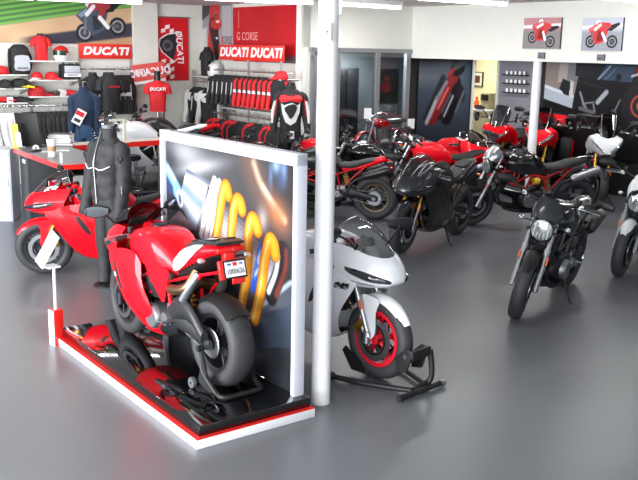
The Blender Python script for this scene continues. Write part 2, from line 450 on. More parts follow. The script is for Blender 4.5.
def bars(root, M, z=1.02, x=.37, w=.36, clip=False, m=DALU, lev=True):
    q = MB()
    if clip:
        q.tube([(x - .07, -w, z - .035), (x - .02, -w * .62, z - .01), (x + .04, -.1, z), (x + .045, 0, z), (x + .04, .1, z), (x - .02, w * .62, z - .01), (x - .07, w, z - .035)], .012, 8)
    else: q.tube([(x - .09, -w, z - .01), (x - .05, -w * .6, z + .01), (x, -.12, z - .02), (x, .12, z - .02), (x - .05, w * .6, z + .01), (x - .09, w, z - .01)], .012, 8, 4)
    h = q.build('handlebar', m, root, M)
    dz = -.018 if clip else 0; dx = -.055 if clip else -.08
    for s in (-1, 1):
        g = MB(); a = V((x + dx + .018, s * w * .7, z + dz)); b = V((x + dx - .012, s * (w + .02), z + dz - .012)); g.tube([a, a.lerp(b, .95), b], [.0175, .0175, .02], 10); g.build('grip', RUBBER, h, M)
        if lev:
            l = MB(); p = V((x + dx + .03, s * w * .62, z + dz)); l.box(p, (.03, .04, .035)); l.tube([p + V((.03, 0, 0)), p + V((.065, s * .05, -.005)), p + V((.05, s * .17, -.015))], [.008, .006, .008], 6, 3); l.build('lever', STEEL, h, M)
            l = MB(); l.lathe([(0, .03), (.022, .03), (.024, .0), (.018, -.02)], p + V((.02, -s * .03, .035)), (0, 0, 1), 12); l.build('fluid_reservoir', PLAST, h, M)
    return h
def signal(root, p, s, M=None, long_=.07, lens=ORANGE):
    q = MB(); p = V(p); e = p + V((0, s * long_, 0)); q.tube([p, e], .007, 6)
    o = q.build('indicator', PLAST, root, M)
    l = MB(); l.ell([(-.024, 0, 0, .004, .004), (-.01, 0, 0, .03, .019), (.018, 0, 0, .02, .015), (.03, 0, 0, .004, .004)], 10, 2); l.v = [v + e + V((0, s * .025, 0)) for v in l.v]
    l.build('lens', lens, o, M); return o
def stand_side(root):
    q = MB(); q.tube([(-.08, .12, .3), (-.02, .26, .06), (-.0, .32, .015)], [.014, .011, .011], 8); q.box((.0, .325, .012), (.07, .04, .012)); q.build('kickstand', PLAST, root)
def pegs(root, x=-.28, z=.38):
    for s in (-1, 1):
        q = MB(); q.tube([(x, s * .13, z), (x, s * .24, z)], .012, 8); q.box((x + .03, s * .135, z + .05), (.12, .015, .13)); q.tube([(x + .02, s * .15, z - .03), (x + .2, s * .17, z - .05)], .006, 6); q.build('footpeg', ALU, root)
def hull_half(mb, st, nu=4, nv=4):
    """mirrored strip: stations (x, [(y,z)...])"""
    mb.surf([[V((x, y, z)) for y, z in pr] for x, pr in st], nu, nv, True); return mb
# ------------------------------------------------------------------ full fairing sports bike
NOSE = [[(.80, 0, .70), (.885, 0, .745), (.885, 0, .80), (.845, 0, .865), (.79, 0, .905)],
        [(.77, .07, .70), (.868, .075, .74), (.868, .085, .80), (.82, .08, .865), (.765, .075, .91)],
        [(.70, .13, .70), (.785, .15, .74), (.785, .16, .805), (.74, .15, .88), (.68, .13, .93)],
        [(.60, .17, .70), (.66, .20, .745), (.65, .212, .82), (.60, .19, .90), (.55, .165, .96)],
        [(.46, .18, .71), (.47, .225, .76), (.45, .225, .84), (.41, .205, .91), (.385, .18, .965)]]
SCR = [[(.79, 0, .903), (.69, 0, 1.01), (.56, 0, 1.10), (.43, 0, 1.14)], [(.767, .075, .907), (.67, .08, 1.0), (.55, .085, 1.08), (.42, .085, 1.118)],
       [(.682, .132, .928), (.60, .142, 1.0), (.49, .147, 1.055), (.41, .14, 1.077)], [(.552, .166, .958), (.50, .172, .99), (.43, .174, 1.01), (.385, .17, 1.022)]]
_z = lambda c: [[(x, y, .695 + (z - .70) * 1.04) for x, y, z in r] for r in c]
NOSE, SCR = _z(NOSE), _z(SCR)
def sev(ctrl, u, v):
    """point and outward normal on a smooth surface of control points"""
    def one(p, t):
        k = len(p); i = min(int(t), k - 2); t -= i; b, c = p[i], p[i + 1]; a = p[i - 1] if i else b * 2 - c; d = p[i + 2] if i + 2 < k else c * 2 - b
        return .5 * ((2 * b) + (c - a) * t + (2 * a - 5 * b + 4 * c - d) * t * t + (3 * b - a - 3 * c + d) * t ** 3)
    def P(u, v): return one([one([V(q) for q in r], v) for r in ctrl], u)
    p = P(u, v); e = .05; n = (P(min(u + e, len(ctrl) - 1), v) - P(max(u - e, 0), v)).cross(P(u, min(v + e, len(ctrl[0]) - 1)) - P(u, max(v - e, 0)))
    n.normalize()
    if n.dot(p - V((.3, 0, .7))) < 0: n = -n
    return p, n
def patch(mb, ctrl, mid, off=.005, nu=10, nv=4, mirror=False, dome=0):
    """a raised leaf shaped patch: mid(t) -> (u, v, half width in v)"""
    for s in ((1, -1) if mirror else (1,)):
        rows = []
        for i in range(nu + 1):
            u, v, h = mid(i / nu); row = []
            for j in range(nv + 1):
                w = -1 + 2 * j / nv; p, n = sev(ctrl, u, v + h * w); k = off + dome * (1 - w * w) * min(1, 4 * h)
                edge = j in (0, nv) or i in (0, nu)
                p = p + n * (k if not edge else -.002); row.append(V((p.x, s * p.y, p.z)))
            rows.append(row)
        mb.grid(rows)
    return mb
SIDE = [[(.68, .19, .76), (.50, .225, .79), (.32, .225, .82), (.16, .21, .81), (.06, .195, .74)],
        [(.63, .205, .66), (.47, .24, .66), (.28, .248, .67), (.10, .232, .65), (-.0, .21, .60)],
        [(.52, .20, .51), (.41, .232, .50), (.22, .24, .50), (.02, .222, .49), (-.12, .195, .47)],
        [(.44, .16, .38), (.35, .195, .36), (.16, .20, .35), (-.06, .19, .35), (-.24, .17, .35)],
        [(.37, .07, .26), (.27, .105, .22), (.10, .12, .20), (-.12, .12, .21), (-.32, .11, .24)],
        [(.34, 0, .25), (.25, 0, .185), (.08, 0, .165), (-.12, 0, .175), (-.33, 0, .2)]]
def side_y(x, z):
    t = max(0, min(1, (z - .2) / .45)); return .11 + .125 * math.sin(t * PI / 2) - .25 * max(0, x - .35) ** 1.5 - .06 * max(0, .1 - x)
def sport(label, loc, rz, paint, steer=0, lean=-.1, rim=DALU, scr=CLEAR, group=None, lens=DLENS, stand=True, full=True, disp=False, name='sport_motorcycle', rear_plate=False, sc=1.04, forkm=GOLD, mirrors=True, tailm=None, peg=True, sidep=None, film=False):
    r = thing(name, label, 'motorcycle', loc, rz, group, lean); r.scale = (sc, sc, sc)
    M = steer_m(steer)
    wheel('front', r, XF, ZF, ZF, .12, rim, M, 'Y' if not disp else 'six'); wheel('rear', r, XR, ZR, ZR, .19, rim, None, 'Y' if not disp else 'six', 44 if disp else 32, tread=disp)
    forks(r, M, DALU if disp else STEEL, forkm, .93); fender_front(r, M, paint if not disp else paint)
    engine(r); swingarm(r, CARBON if disp else DALU, False)
    bars(r, M, .93, .36, .30, True)
    # fairing
    q = MB(); q.surf([[V(p) for p in c] for c in NOSE], 4, 4, True); nose = q.build('upper_fairing', paint, r, solid=.004)
    q = MB(); q.surf([[V(p) for p in c] for c in SCR], 4, 4, True); q.build('windscreen', scr, r)
    q = MB()
    rim_ = [sev(SCR, k / 4, 2.98)[0] for k in range(13)]; q.tube([V((p.x, -p.y, p.z)) for p in rim_[::-1]] + rim_[1:], .004, 6); q.build('screen_edge', PLAST if scr is SMOKE else STEEL, r)
    if film:  # pale streaks that paint the shine of plastic wrap on the screen
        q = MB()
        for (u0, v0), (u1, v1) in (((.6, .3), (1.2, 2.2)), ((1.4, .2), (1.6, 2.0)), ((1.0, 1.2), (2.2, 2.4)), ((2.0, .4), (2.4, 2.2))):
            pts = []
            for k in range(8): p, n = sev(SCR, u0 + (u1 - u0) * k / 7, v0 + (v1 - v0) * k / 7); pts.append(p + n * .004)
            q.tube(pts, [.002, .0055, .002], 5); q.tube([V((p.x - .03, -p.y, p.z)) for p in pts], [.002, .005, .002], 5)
        q.build('film_glint', mat('film_glint_white', (206, 208, 212), .3, noise=.05), r)
    # head lamps: two slim eyes
    for s in (-1, 1):
        q = MB(); patch(q, NOSE, lambda t: (.8 + 2.7 * t, 1.32 + .8 * t - .25 * t * t, .05 + .42 * math.sin(PI * (.08 + .8 * t))), .004, 12, 4, False, .01)
        if s < 0: q.v = [V((p.x, -p.y, p.z)) for p in q.v]
        q.build('headlight', lens, r)
    for s in (-1, 1):
        q = MB(); patch(q, NOSE, lambda t: (1.7 + 1.7 * t, .72 + .25 * t, .01 + .13 * math.sin(PI * t)), .003, 8, 2)
        if s < 0: q.v = [V((p.x, -p.y, p.z)) for p in q.v]
        q.build('air_intake', PLAST, r)
    SD = SIDE if not disp else [[(x if x > .2 else .2 + (x - .2) * .62, y, z) for x, y, z in rw] for rw in SIDE]
    q = MB()
    if full: q.surf([[V(p) for p in c] for c in SD], 4, 4, True)
    else:
        q.surf([[V(p) for p in c] for c in SIDE[:4]], 4, 4, True)
    q.build('side_fairing', sidep or paint, r, solid=.004)
    for s in (-1, 1):
        q = MB(); patch(q, SD, (lambda t: (.75 + 1.35 * t, 1.75 + .35 * t, .02 + .2 * math.sin(PI * (.1 + .8 * t)))) if not disp else (lambda t: (.7 + 1.5 * t, 1.0 + .2 * t, .06 + .2 * math.sin(PI * (.15 + .7 * t)))), .004, 8, 3)
        if s < 0: q.v = [V((p.x, -p.y, p.z)) for p in q.v]
        q.build('fairing_vent', PLAST, r)
    # dash
    q = MB(); q.box((.54, 0, .975), (.03, .15, .07), Matrix.Rotation(-.5, 3, 'Y')); q.build('instrument_panel', PLAST, r, bevel=.01)
    # tank, seat, tail
    q = MB(); hull_half(q, [(.37, [(.10, .79), (.12, .84), (.11, .88), (.07, .9), (0, .905)]), (.32, [(.17, .77), (.18, .86), (.16, .93), (.11, .955), (0, .965)]), (.2, [(.185, .76), (.2, .87), (.185, .95), (.14, .985), (0, 1.0)]), (.04, [(.185, .74), (.2, .86), (.187, .945), (.145, .985), (0, 1.0)]),
        (-.10, [(.165, .72), (.175, .82), (.16, .905), (.125, .945), (0, .96)]), (-.22, [(.12, .71), (.13, .77), (.12, .82), (.09, .855), (0, .87)]), (-.30, [(.09, .70), (.095, .735), (.085, .765), (.06, .785), (0, .79)])]); tk = q.build('fuel_tank', paint, r)
    q = MB(); q.lathe([(0, .018), (.045, .018), (.055, .01), (.055, -.01)], (.17, 0, 1.0), (-.05, 0, 1), 18); q.build('filler_cap', STEEL if not disp else PLAST, tk)
    trellis(r, paint if rim is not REDRIM else BRED)
    q = MB(); hull_half(q, [(.1, [(.15, .5), (.165, .6), (.15, .72)]), (-.05, [(.14, .5), (.155, .6), (.14, .72)]), (-.22, [(.1, .52), (.12, .62), (.1, .72)])], 3, 3); q.build('side_cover', PLAST, r)
    q = MB(); q.ell([(-.20, 0, .79, .075, .03), (-.3, 0, .80, .11, .035), (-.42, 0, .83, .125, .035), (-.52, 0, .865, .10, .03), (-.56, 0, .88, .06, .02)], 14, 3, e=2.6)
    if not disp: q.build('seat', SEATM, r)
    if not disp:
        q = MB(); q.ell([(-.26, 0, .745, .09, .04), (-.42, 0, .785, .135, .05), (-.6, 0, .845, .13, .058), (-.78, 0, .90, .10, .052), (-.95, 0, .94, .065, .036), (-1.02, 0, .955, .03, .016)], 16, 3, e=2.5); tl = q.build('tail', tailm or paint, r)
        q = MB(); q.ell([(-.58, 0, .905, .06, .012), (-.66, 0, .925, .085, .022), (-.8, 0, .955, .07, .02), (-.86, 0, .962, .04, .012)], 12, 3, e=2.6); q.build('passenger_seat', SEATM, r)
        q = MB(); q.box((-1.0, 0, .93), (.04, .1, .028)); q.build('tail_light', RLENS, tl, bevel=.006)
        q = MB(); q.tube([(-.88, 0, .88), (-.98, 0, .78), (-1.02, 0, .70)], .018, 8, 3); q.box((-1.03, 0, .66), (.006, .18, .13), Matrix.Rotation(.35, 3, 'Y')); ph = q.build('plate_holder', PLAST, r)
        for s in (-1, 1): signal(ph, (-.97, s * .01, .78), s, None, .08)
        for s in (-1, 1):
            q = MB(); q.tube([(-.5, s * .07, .74), (-.7, s * .075, .80), (-.88, s * .075, .86)], [.045, .055, .055], 14); q.tube([(-.88, s * .075, .86), (-.91, s * .075, .87)], [.055, .04], 14); q.build('muffler', DALU, r)
    q = MB(); q.tube([(.36, .0, .5), (.42, .06, .38), (.3, .08, .24), (0, .07, .2), (-.3, .1, .34), (-.42, .09, .6), (-.55, .06, .74)], .022, 10, 5); q.build('exhaust_pipe', HEATM, r)
    fender_rear(r)
    if peg: pegs(r)
    q = MB(); q.tube([(-.3, 0, .42), (-.26, 0, .70)], .018, 8); pts = [V((-.295 + .035 * i / 40, .035 * math.cos(i * .9), .46 + .2 * i / 40)) + V((.035 * math.sin(i * .9), 0, 0)) for i in range(41)]; q.slot(1).tube(pts, .006, 6); q.build('rear_shock', [ALU, YELLOW], r)
    if mirrors:
        for s in (-1, 1): mirror(r, (.60, s * .15, .95), (.60, s * .25, 1.04), (.56, s * .33, 1.08), PLAST, None, .085, .05)
    if stand: stand_side(r)
    return r
def fender_rear(r, m=None):
    q = MB(); rows = []
    for i in range(9):
        a = math.radians(60 + 75 * i / 8); row = []
        for j in range(7):
            t = -1 + j / 3; row.append(V((XR + (ZR + .025 - .045 * t * t) * math.cos(a), .1 * t, ZR + (ZR + .025 - .045 * t * t) * math.sin(a))))
        rows.append(row)
    q.grid(rows); q.build('rear_hugger', m or PLAST, r, solid=.004)
# ------------------------------------------------------------------ naked roadster with trellis frame and round lamp
def naked(label, loc, rz, paint, frame=BRED, steer=0, lean=-.1, screen=None, scrm=None, fend=None, rim=DALU, group=None, lamp=LENS, tailp=None, cowl=None, name='naked_motorcycle', sc=1.04, low=STEEL, forkup=STEEL, mirrors=True, hand=False, seatm=None, can=STEEL, usd=False, lampz=.80, cap=None, beak=None):
    r = thing(name, label, 'motorcycle', loc, rz, group, lean); r.scale = (sc, sc, sc)
    M = steer_m(steer)
    wheel('front', r, XF, ZF, ZF, .12, rim, M, 'Y'); wheel('rear', r, XR, ZR, ZR, .18, rim, None, 'Y')
    forks(r, M, low, forkup, .98, DALU, .027, usd); fender_front(r, M, fend or PLAST, False)
    engine(r); swingarm(r, DALU, False); trellis(r, frame)
    bars(r, M, 1.04, .42, .41)
    q = MB(); c = V((.57, 0, lampz)); ax = V((1, 0, -.12)).normalized()
    q.lathe([(.0, -.1), (.06, -.09), (.097, -.04), (.104, .0), (.104, .012), (.096, .018)], c, ax, 24)
    for s in (-1, 1): q.tube([c + V((-.03, s * .085, 0)), V((.47, s * .1, lampz + .03))], .012, 6)
    hl = q.build('headlight', BLACKP if lamp is not PAPER else DALU, r, M)
    q = MB(); q.lathe([(.0, .036), (.035, .034), (.072, .025), (.097, .012), (.097, .0)], c, ax, 24)
    for k in range(5): q.box(c + ax * .026 + V((0, -.06 + .03 * k, 0)), (.012, .004, .13))
    q.build('lens', lamp, hl, M)
    if cowl:  # painted cowl round the lamp
        q = MB(); q.surf([[V((.60, 0, .93)), V((.54, 0, 1.02)), V((.45, 0, 1.09))], [V((.59, .075, .90)), V((.53, .085, .99)), V((.44, .08, 1.06))], [V((.55, .12, .82)), V((.49, .14, .93)), V((.41, .12, 1.0))], [V((.5, .11, .74)), V((.45, .135, .84)), V((.39, .12, .93))]], 3, 3, True)
        q.build('headlight_cowl', cowl, r, M, solid=.004)
    if screen:
        q = MB(); q.surf([[V((.62, 0, .905)), V((.58, 0, .98)), V((.50, 0, 1.06))], [V((.605, .07, .90)), V((.56, .085, .975)), V((.48, .08, 1.05))], [V((.57, .11, .885)), V((.52, .13, .95)), V((.46, .12, 1.01))], [V((.53, .12, .87)), V((.48, .14, .92)), V((.43, .13, .96))]], 3, 3, True)
        q.build('fly_screen', screen, r, M, solid=.003)
    q = MB(); q.box((.455, 0, 1.03), (.04, .13, .08), Matrix.Rotation(-.6, 3, 'Y')); q.build('instrument_panel', PLAST, r, M, bevel=.012)
    q = MB(); hull_half(q, [(.37, [(.09, .80), (.10, .85), (.06, .885), (0, .895)]), (.31, [(.15, .76), (.165, .87), (.10, .94), (0, .955)]), (.18, [(.175, .72), (.205, .86), (.13, .975), (0, .995)]), (.02, [(.165, .70), (.20, .84), (.135, .965), (0, .985)]),
        (-.12, [(.13, .70), (.15, .80), (.11, .89), (0, .92)]), (-.22, [(.1, .71), (.10, .76), (.075, .80), (0, .815)])]); tk = q.build('fuel_tank', paint, r)
    q = MB(); q.lathe([(0, .014), (.04, .014), (.05, .008), (.05, -.012)], (.12, 0, .99), (-.04, 0, 1), 16); q.build('filler_cap', cap or STEEL, tk)
    q = MB(); q.ell([(-.17, 0, .775, .09, .03), (-.28, 0, .765, .125, .035), (-.42, 0, .775, .14, .038), (-.56, 0, .82, .12, .035), (-.68, 0, .85, .1, .03), (-.76, 0, .865, .06, .02)], 14, 3, e=2.6); q.build('seat', seatm or SEATM, r)
    q = MB(); q.ell([(-.25, 0, .72, .08, .035), (-.42, 0, .735, .12, .04), (-.62, 0, .80, .11, .05), (-.78, 0, .86, .085, .045), (-.9, 0, .885, .05, .028), (-.93, 0, .89, .025, .015)], 14, 3, e=2.5); tl = q.build('tail', tailp or paint, r)
    q = MB(); q.box((-.92, 0, .865), (.04, .1, .03)); q.build('tail_light', RLENS, tl, bevel=.006)
    q = MB(); q.tube([(-.84, 0, .83), (-.93, 0, .72), (-.98, 0, .62)], .018, 8, 3); q.box((-.98, 0, .58), (.006, .18, .13), Matrix.Rotation(.35, 3, 'Y')); ph = q.build('plate_holder', PLAST, r)
    for s in (-1, 1): signal(ph, (-.92, s * .01, .73), s, None, .08, RLENS if lamp is LENS else ORANGE)
    for s in (-1, 1):
        q = MB(); q.tube([(-.56, s * .165, .64), (-.6, s * .168, .655), (-.9, s * .175, .755), (-.94, s * .175, .768)], [.035, .054, .056, .046], 16); q.build('muffler', can, r)
    for s in (-1, 1):
        q = MB(); q.tube([(.38, s * .03, .5), (.42, s * .08, .4), (.28, s * .12, .24), (-.05, s * .13, .22), (-.3, s * .14, .36), (-.42, s * .15, .56), (-.58, s * .167, .647)], .019, 8, 4); q.build('exhaust_pipe', DALU, r)
    fender_rear(r); pegs(r)
    q = MB(); q.tube([(-.34, 0, .46), (-.26, 0, .72)], .018, 8); pts = [V((-.33 + .06 * i / 40, .035 * math.cos(i * .9), .48 + .18 * i / 40)) + V((.035 * math.sin(i * .9), 0, 0)) for i in range(41)]; q.slot(1).tube(pts, .006, 6); q.build('rear_shock', [ALU, YELLOW], r)
    q = MB(); q.tube([(-.1, .158, .62), (-.02, .158, .62)], .045, 12); q.build('air_filter', YELLOW if frame is BRED and paint is BLACKP else PLAST, r)
    q = MB()
    for i in range(7): q.box((.40, 0, .56 + i * .022), (.03, .22, .009))
    q.box((.40, .115, .625), (.035, .015, .16)); q.box((.40, -.115, .625), (.035, .015, .16)); q.build('oil_cooler', DALU, r)
    q = MB(); q.surf([[V((.3, .1, .3)), V((.05, .13, .24)), V((-.2, .12, .22))], [V((.28, .04, .22)), V((.04, .06, .17)), V((-.2, .06, .17))], [V((.27, 0, .2)), V((.03, 0, .16)), V((-.2, 0, .16))]], 3, 3, True); q.build('belly_pan', PLAST, r, solid=.004)
    if mirrors:
        for s in (-1, 1): mirror(r, (.37, s * .25, 1.05), (.38, s * .36, 1.10), (.34, s * .44, 1.11), PLAST, M, .075, .04)
    for s in (-1, 1): signal(r, (.5, s * .1, .84), s, M, .08, LENS)
    if beak: q = MB(); q.ell([(.48, 0, .84, .10, .06), (.64, 0, .85, .09, .035), (.86, 0, .83, .06, .016), (1.02, 0, .80, .02, .006)], 14, 3); q.build('beak', beak, r, M)
    stand_side(r)
    return r
# ------------------------------------------------------------------ tall adventure bike with beak and screen
def tourer(label, loc, rz, paint, steer=0, lean=-.07, top=None, sc=1.05, group=None, fork=GOLD, name='touring_motorcycle', beak=PLAST):
    r = thing(name, label, 'motorcycle', loc, rz, group, lean); r.scale = (sc, sc, sc)
    M = steer_m(steer)
    wheel('front', r, XF, ZF, ZF, .12, DALU, M, 'ten'); wheel('rear', r, XR, ZR, ZR, .18, DALU, None, 'ten')
    forks(r, M, STEEL, fork, 1.06, DALU); fender_front(r, M, beak, False); engine(r); swingarm(r, DALU); trellis(r, DALU)
    bars(r, M, 1.16, .34, .38)
    TM = [[(.80, 0, .80), (.845, 0, .86), (.80, 0, .97), (.70, 0, 1.06)], [(.77, .05, .81), (.82, .075, .88), (.77, .10, .99), (.66, .085, 1.08)], [(.68, .10, .83), (.73, .16, .93), (.67, .20, 1.05), (.56, .14, 1.11)], [(.52, .15, .84), (.55, .21, .94), (.50, .245, 1.05), (.43, .17, 1.08)], [(.22, .17, .78), (.24, .235, .86), (.2, .24, .95), (.2, .15, 1.0)]]
    q = MB(); q.surf([[V(p) for p in c_] for c_ in TM], 4, 4, True); q.build('upper_fairing', paint, r, solid=.005)
    for s in (-1, 1):
        q = MB(); patch(q, TM, lambda t: (.45 + 2.0 * t, .95 + .55 * t, .06 + .3 * math.sin(PI * (.1 + .8 * t))), .005, 10, 3, False, .008)
        if s < 0: q.v = [V((p.x, -p.y, p.z)) for p in q.v]
        q.build('headlight', LENS, r)
    q = MB(); q.ell([(.55, 0, .78, .09, .05), (.75, 0, .81, .07, .03), (.92, 0, .84, .04, .014), (.97, 0, .845, .015, .006)], 12, 3); q.build('beak', beak, r)
    q = MB(); q.surf([[V((.66, 0, 1.05)), V((.58, 0, 1.22)), V((.46, 0, 1.40))], [V((.63, .08, 1.07)), V((.55, .1, 1.22)), V((.44, .1, 1.38))], [V((.55, .14, 1.09)), V((.49, .16, 1.2)), V((.42, .15, 1.30))]], 3, 4, True); q.build('windscreen', SMOKE, r)
    q = MB()
    for s in (-1, 1): q.tube([(.63, s * .075, 1.08), (.56, s * .1, 1.23), (.45, s * .1, 1.395)], .008, 6, 3)
    q.build('screen_trim', STEEL, r)
    q = MB(); hull_half(q, [(.3, [(.2, .78), (.2, .95), (.1, 1.03), (0, 1.04)]), (.1, [(.2, .74), (.2, .92), (.12, 1.03), (0, 1.05)]), (-.1, [(.16, .72), (.15, .84), (.1, .93), (0, .95)]), (-.22, [(.11, .72), (.1, .8), (.07, .84), (0, .85)])]); q.build('fuel_tank', paint, r)
    q = MB(); q.ell([(-.17, 0, .83, .09, .03), (-.3, 0, .82, .14, .04), (-.46, 0, .83, .15, .04), (-.56, 0, .89, .14, .04), (-.8, 0, .91, .12, .04), (-.86, 0, .92, .06, .02)], 14, 3, e=2.6); q.build('seat', SEATM, r)
    q = MB(); q.ell([(-.25, 0, .76, .1, .04), (-.5, 0, .80, .14, .05), (-.8, 0, .86, .11, .05), (-.98, 0, .9, .06, .03)], 14, 3, e=2.5); q.build('tail', paint, r)
    q = MB(); q.tube([(-.3, -.13, .42), (-.5, -.165, .48), (-.85, -.18, .56)], [.03, .07, .06], 14); q.build('muffler', STEEL, r)
    for s in (-1, 1):
        q = MB(); q.panel([(.46, 1.10), (.5, 1.2), (.42, 1.24), (.32, 1.2), (.34, 1.11)], lambda x, z: s * (.40 + .04 * (.5 - x)), .03, .04); R = Matrix.Rotation(s * -.0, 3, 'Z'); hg = q.build('hand_guard', PLAST, r, M)
        l = MB(); l.ell([(-.02, 0, 0, .03, .01), (.02, 0, 0, .03, .012)], 8, 1); l.v = [v + V((.46, s * .42, 1.15)) for v in l.v]; l.build('indicator', LENS, hg, M)
        mirror(r, (.36, s * .24, 1.17), (.38, s * .33, 1.27), (.36, s * .41, 1.31), PLAST, M, .07, .04)
    if top:
        for s in (-1, 1):
            q = MB(); q.box((-.68, s * .3, .70), (.42, .2, .36)); pn = q.build('pannier', PLAST, r, bevel=.04)
            q = MB(); q.box((-.68, s * .405, .70), (.36, .012, .28)); q.build('pannier_lid', top, pn, bevel=.005)
        q = MB(); q.box((-.86, 0, 1.12), (.36, .46, .26)); tc = q.build('top_case', PLAST, r, bevel=.05)
        q = MB(); q.box((-.86, 0, 1.2), (.37, .47, .06)); q.box((-.675, .14, 1.13), (.02, .16, .16)); q.box((-.675, -.14, 1.13), (.02, .16, .16)); q.build('case_band', top, tc, bevel=.015)
    fender_rear(r); pegs(r); stand_side(r)
    return r
# ------------------------------------------------------------------ room shell
U = V((.6, -.8, 0)); W = V((.8, .6, 0))           # the two wall directions, each read left to right
AZU = math.atan2(U.y, U.x); AZW = math.atan2(W.y, W.x)
PL = aty(105, 50, 16.4); PL.z = 0
def flat(p): return V((p.x, p.y, 0))
C0 = flat(onp(-120, 60, PL, W)); C1 = flat(onp(204, 60, PL, W)); C2 = flat(onp(303, 60, C1, U)); C3 = flat(onp(411, 60, C2, W)); C4 = flat(onp(760, 60, C3, U))
CEIL = onp(412, 7, C3, U).z; LINT = onp(412, 58, C3, U).z
REC = 3.0                                          # depth of the recess behind the bulkhead
D0 = C3 + W * REC; D1 = C4 + W * REC
wallm = mat('cream_wall_paint', (216, 216, 208), .7, noise=.03, scale=6)
ceilm = mat('ceiling_paint', (206, 206, 204), .8, noise=.03, scale=5)
greyw = mat('grey_wall_paint', (128, 128, 136), .7, noise=.04, scale=6)
blackw = mat('black_wall_paint', (20, 20, 22), .6, noise=.1, scale=8)
def prism(pts, z0, z1):
    q = MB(); n = len(pts); q.add([V((p.x, p.y, z0)) for p in pts] + [V((p.x, p.y, z1)) for p in pts], [list(range(n))[::-1], list(range(n, 2 * n))] + [[i, (i + 1) % n, n + (i + 1) % n, n + i] for i in range(n)]); return q
def wall(name, a, b, z0, z1, m, th=.15):
    d = (b - a).normalized(); n = V((-d.y, d.x, 0)) * th
    return struct(prism([a, b, b + n, a + n], z0, z1).build(name, m, smooth=False))
# floor: grey epoxy
fm = mat('grey_epoxy_floor', (104, 106, 110), .33, noise=.07, scale=1.3, rnoise=.07, bump=.0)
nt = fm.node_tree; bs = nt.nodes['Principled BSDF']
n2 = nt.nodes.new('ShaderNodeTexNoise'); n2.inputs['Scale'].default_value = 9; n2.inputs['Detail'].default_value = 8
bp = nt.nodes.new('ShaderNodeBump'); bp.inputs['Strength'].default_value = .015; bp.inputs['Distance'].default_value = .01
nt.links.new(n2.outputs['Fac'], bp.inputs['Height']); nt.links.new(bp.outputs['Normal'], bs.inputs['Normal'])
fo = [V((-9, -4, 0)), V((9, -4, 0)), V((12, 6, 0)), D1 + W * .5, D0 + W * 1.2 - U * .5, C1 - U * 2.5 + W * 3, C0 - U * 1.5]
struct(prism(fo, -.12, 0).build('floor', fm, smooth=False))
struct(prism([p for p in fo], CEIL, CEIL + .15).build('ceiling', ceilm, smooth=False))
wall('wall_left', C0, C1, 0, CEIL, wallm); wall('wall_rack', C1, C2, 0, CEIL, wallm)
wall('wall_bulkhead', C3, C4, LINT, CEIL, wallm, .25)
OFT = onp(350, 48, C2, W).z                        # top of the office partition
wall('wall_office', C2, C3, OFT, CEIL, wallm)
DRa = flat(onp(472, 90, C3, W)); DRb = flat(onp(496.5, 90, C3, W)); DT = onp(480, 60.5, C3, W).z
D0 = flat(onp(497.5, 90, C3, W)); D1 = D0 + U * 9
wall('wall_recess_side', C3, DRa, 0, LINT, blackw)
DTOP = LINT
wall('wall_recess_back', D0, D0 + U * 1.0, 0, LINT, greyw); wall('wall_recess_right', D0 + U * 1.0, D1, 0, LINT, blackw)
struct(prism([C3 + W * .26, C4 + W * .26, D1 + W * .2, D0 + W * .2], LINT, LINT + .1).build('ceiling_recess', blackw, smooth=False))
# bright back room behind the doorway
cream = mat('cream_back_room_paint', (232, 222, 178), .7, noise=.03)
bk = W * 1.6
NB = U * -1
wall('wall_backroom', DRa + NB * 2.6 - W * 1.0, DRb + NB * 2.6 + W * 1.1, 0, 2.6, cream)
R0 = DRb + W * 1.0
struct(prism([R0 + NB * 2.7, R0 + U * .1, R0 + U * .1 + W * .12, R0 + NB * 2.7 + W * .12], 0, 2.6).build('wall_backroom_right', cream, smooth=False))
# trim: door casing
q = MB(); 
for p in (DRa, DRb): q.box(V((p.x, p.y, DT / 2)) - V((W.y, -W.x, 0)) * -.02, (.035, .05, DT), Matrix.Rotation(AZW, 3, 'Z'))
struct(q.build('trim_1', wallm, smooth=False))
# support posts
def post(name, px, py, r, z1, m, base=True):
    p = fl(px, py); q = MB(); q.tube([(p.x, p.y, 0), (p.x, p.y, z1)], r, 32)
    return q, p
polem = mat('white_post_paint', (228, 228, 230), .35, 0, .2, .03, 7)
q, PP = post('pillar', 320.5, 402, .066, CEIL, polem); struct(q.build('pillar', polem))
pz = flat(onp(531, 90, C3, U)) + W * .12; q = MB(); q.tube([(pz.x, pz.y, 0), (pz.x, pz.y, LINT)], .07, 24); struct(q.build('pillar_recess', polem))
q = MB(); sb = aty(327, 32, PP.y - .075); q.box((0, -.012, 0), (.055, .03, .11)); o = q.build('switch_box', PAPER, bevel=.006); place(o, sb); tag(o, 'small white switch box fixed high on the white round post', 'switch')
q = MB(); q.lathe([(0, -.032), (.006, -.032), (.006, -.026)], (0, 0, 0), n=10); q.build('switch_key', PLAST, o)
q = MB(); q.box((0, 0, 0), (.02, .02, .5)); o = q.build('cable_duct', PAPER, bevel=.003); place(o, V((PP.x + .072, PP.y - .01, CEIL - .32))); tag(o, 'thin white cable duct running down the top of the post', 'duct')
# pilaster strips
for i, (x0, x1, P, dv) in enumerate(((132, 156, PL, W),)):
    a = flat(onp(x0, 60, P, dv)); b = flat(onp(x1, 60, P, dv)); n = V((W.y, -W.x, 0)) * .1
    struct(prism([a + n, b + n, b, a], 0, CEIL).build('trim_2', wallm, smooth=False))
a = C2 - U * .0; struct(prism([a - U * .12 + V((U.y, -U.x, 0)) * .06, a + V((U.y, -U.x, 0)) * .06 + W * .12, a + W * .12, a - U * .12], 0, CEIL).build('trim_3', wallm, smooth=False))
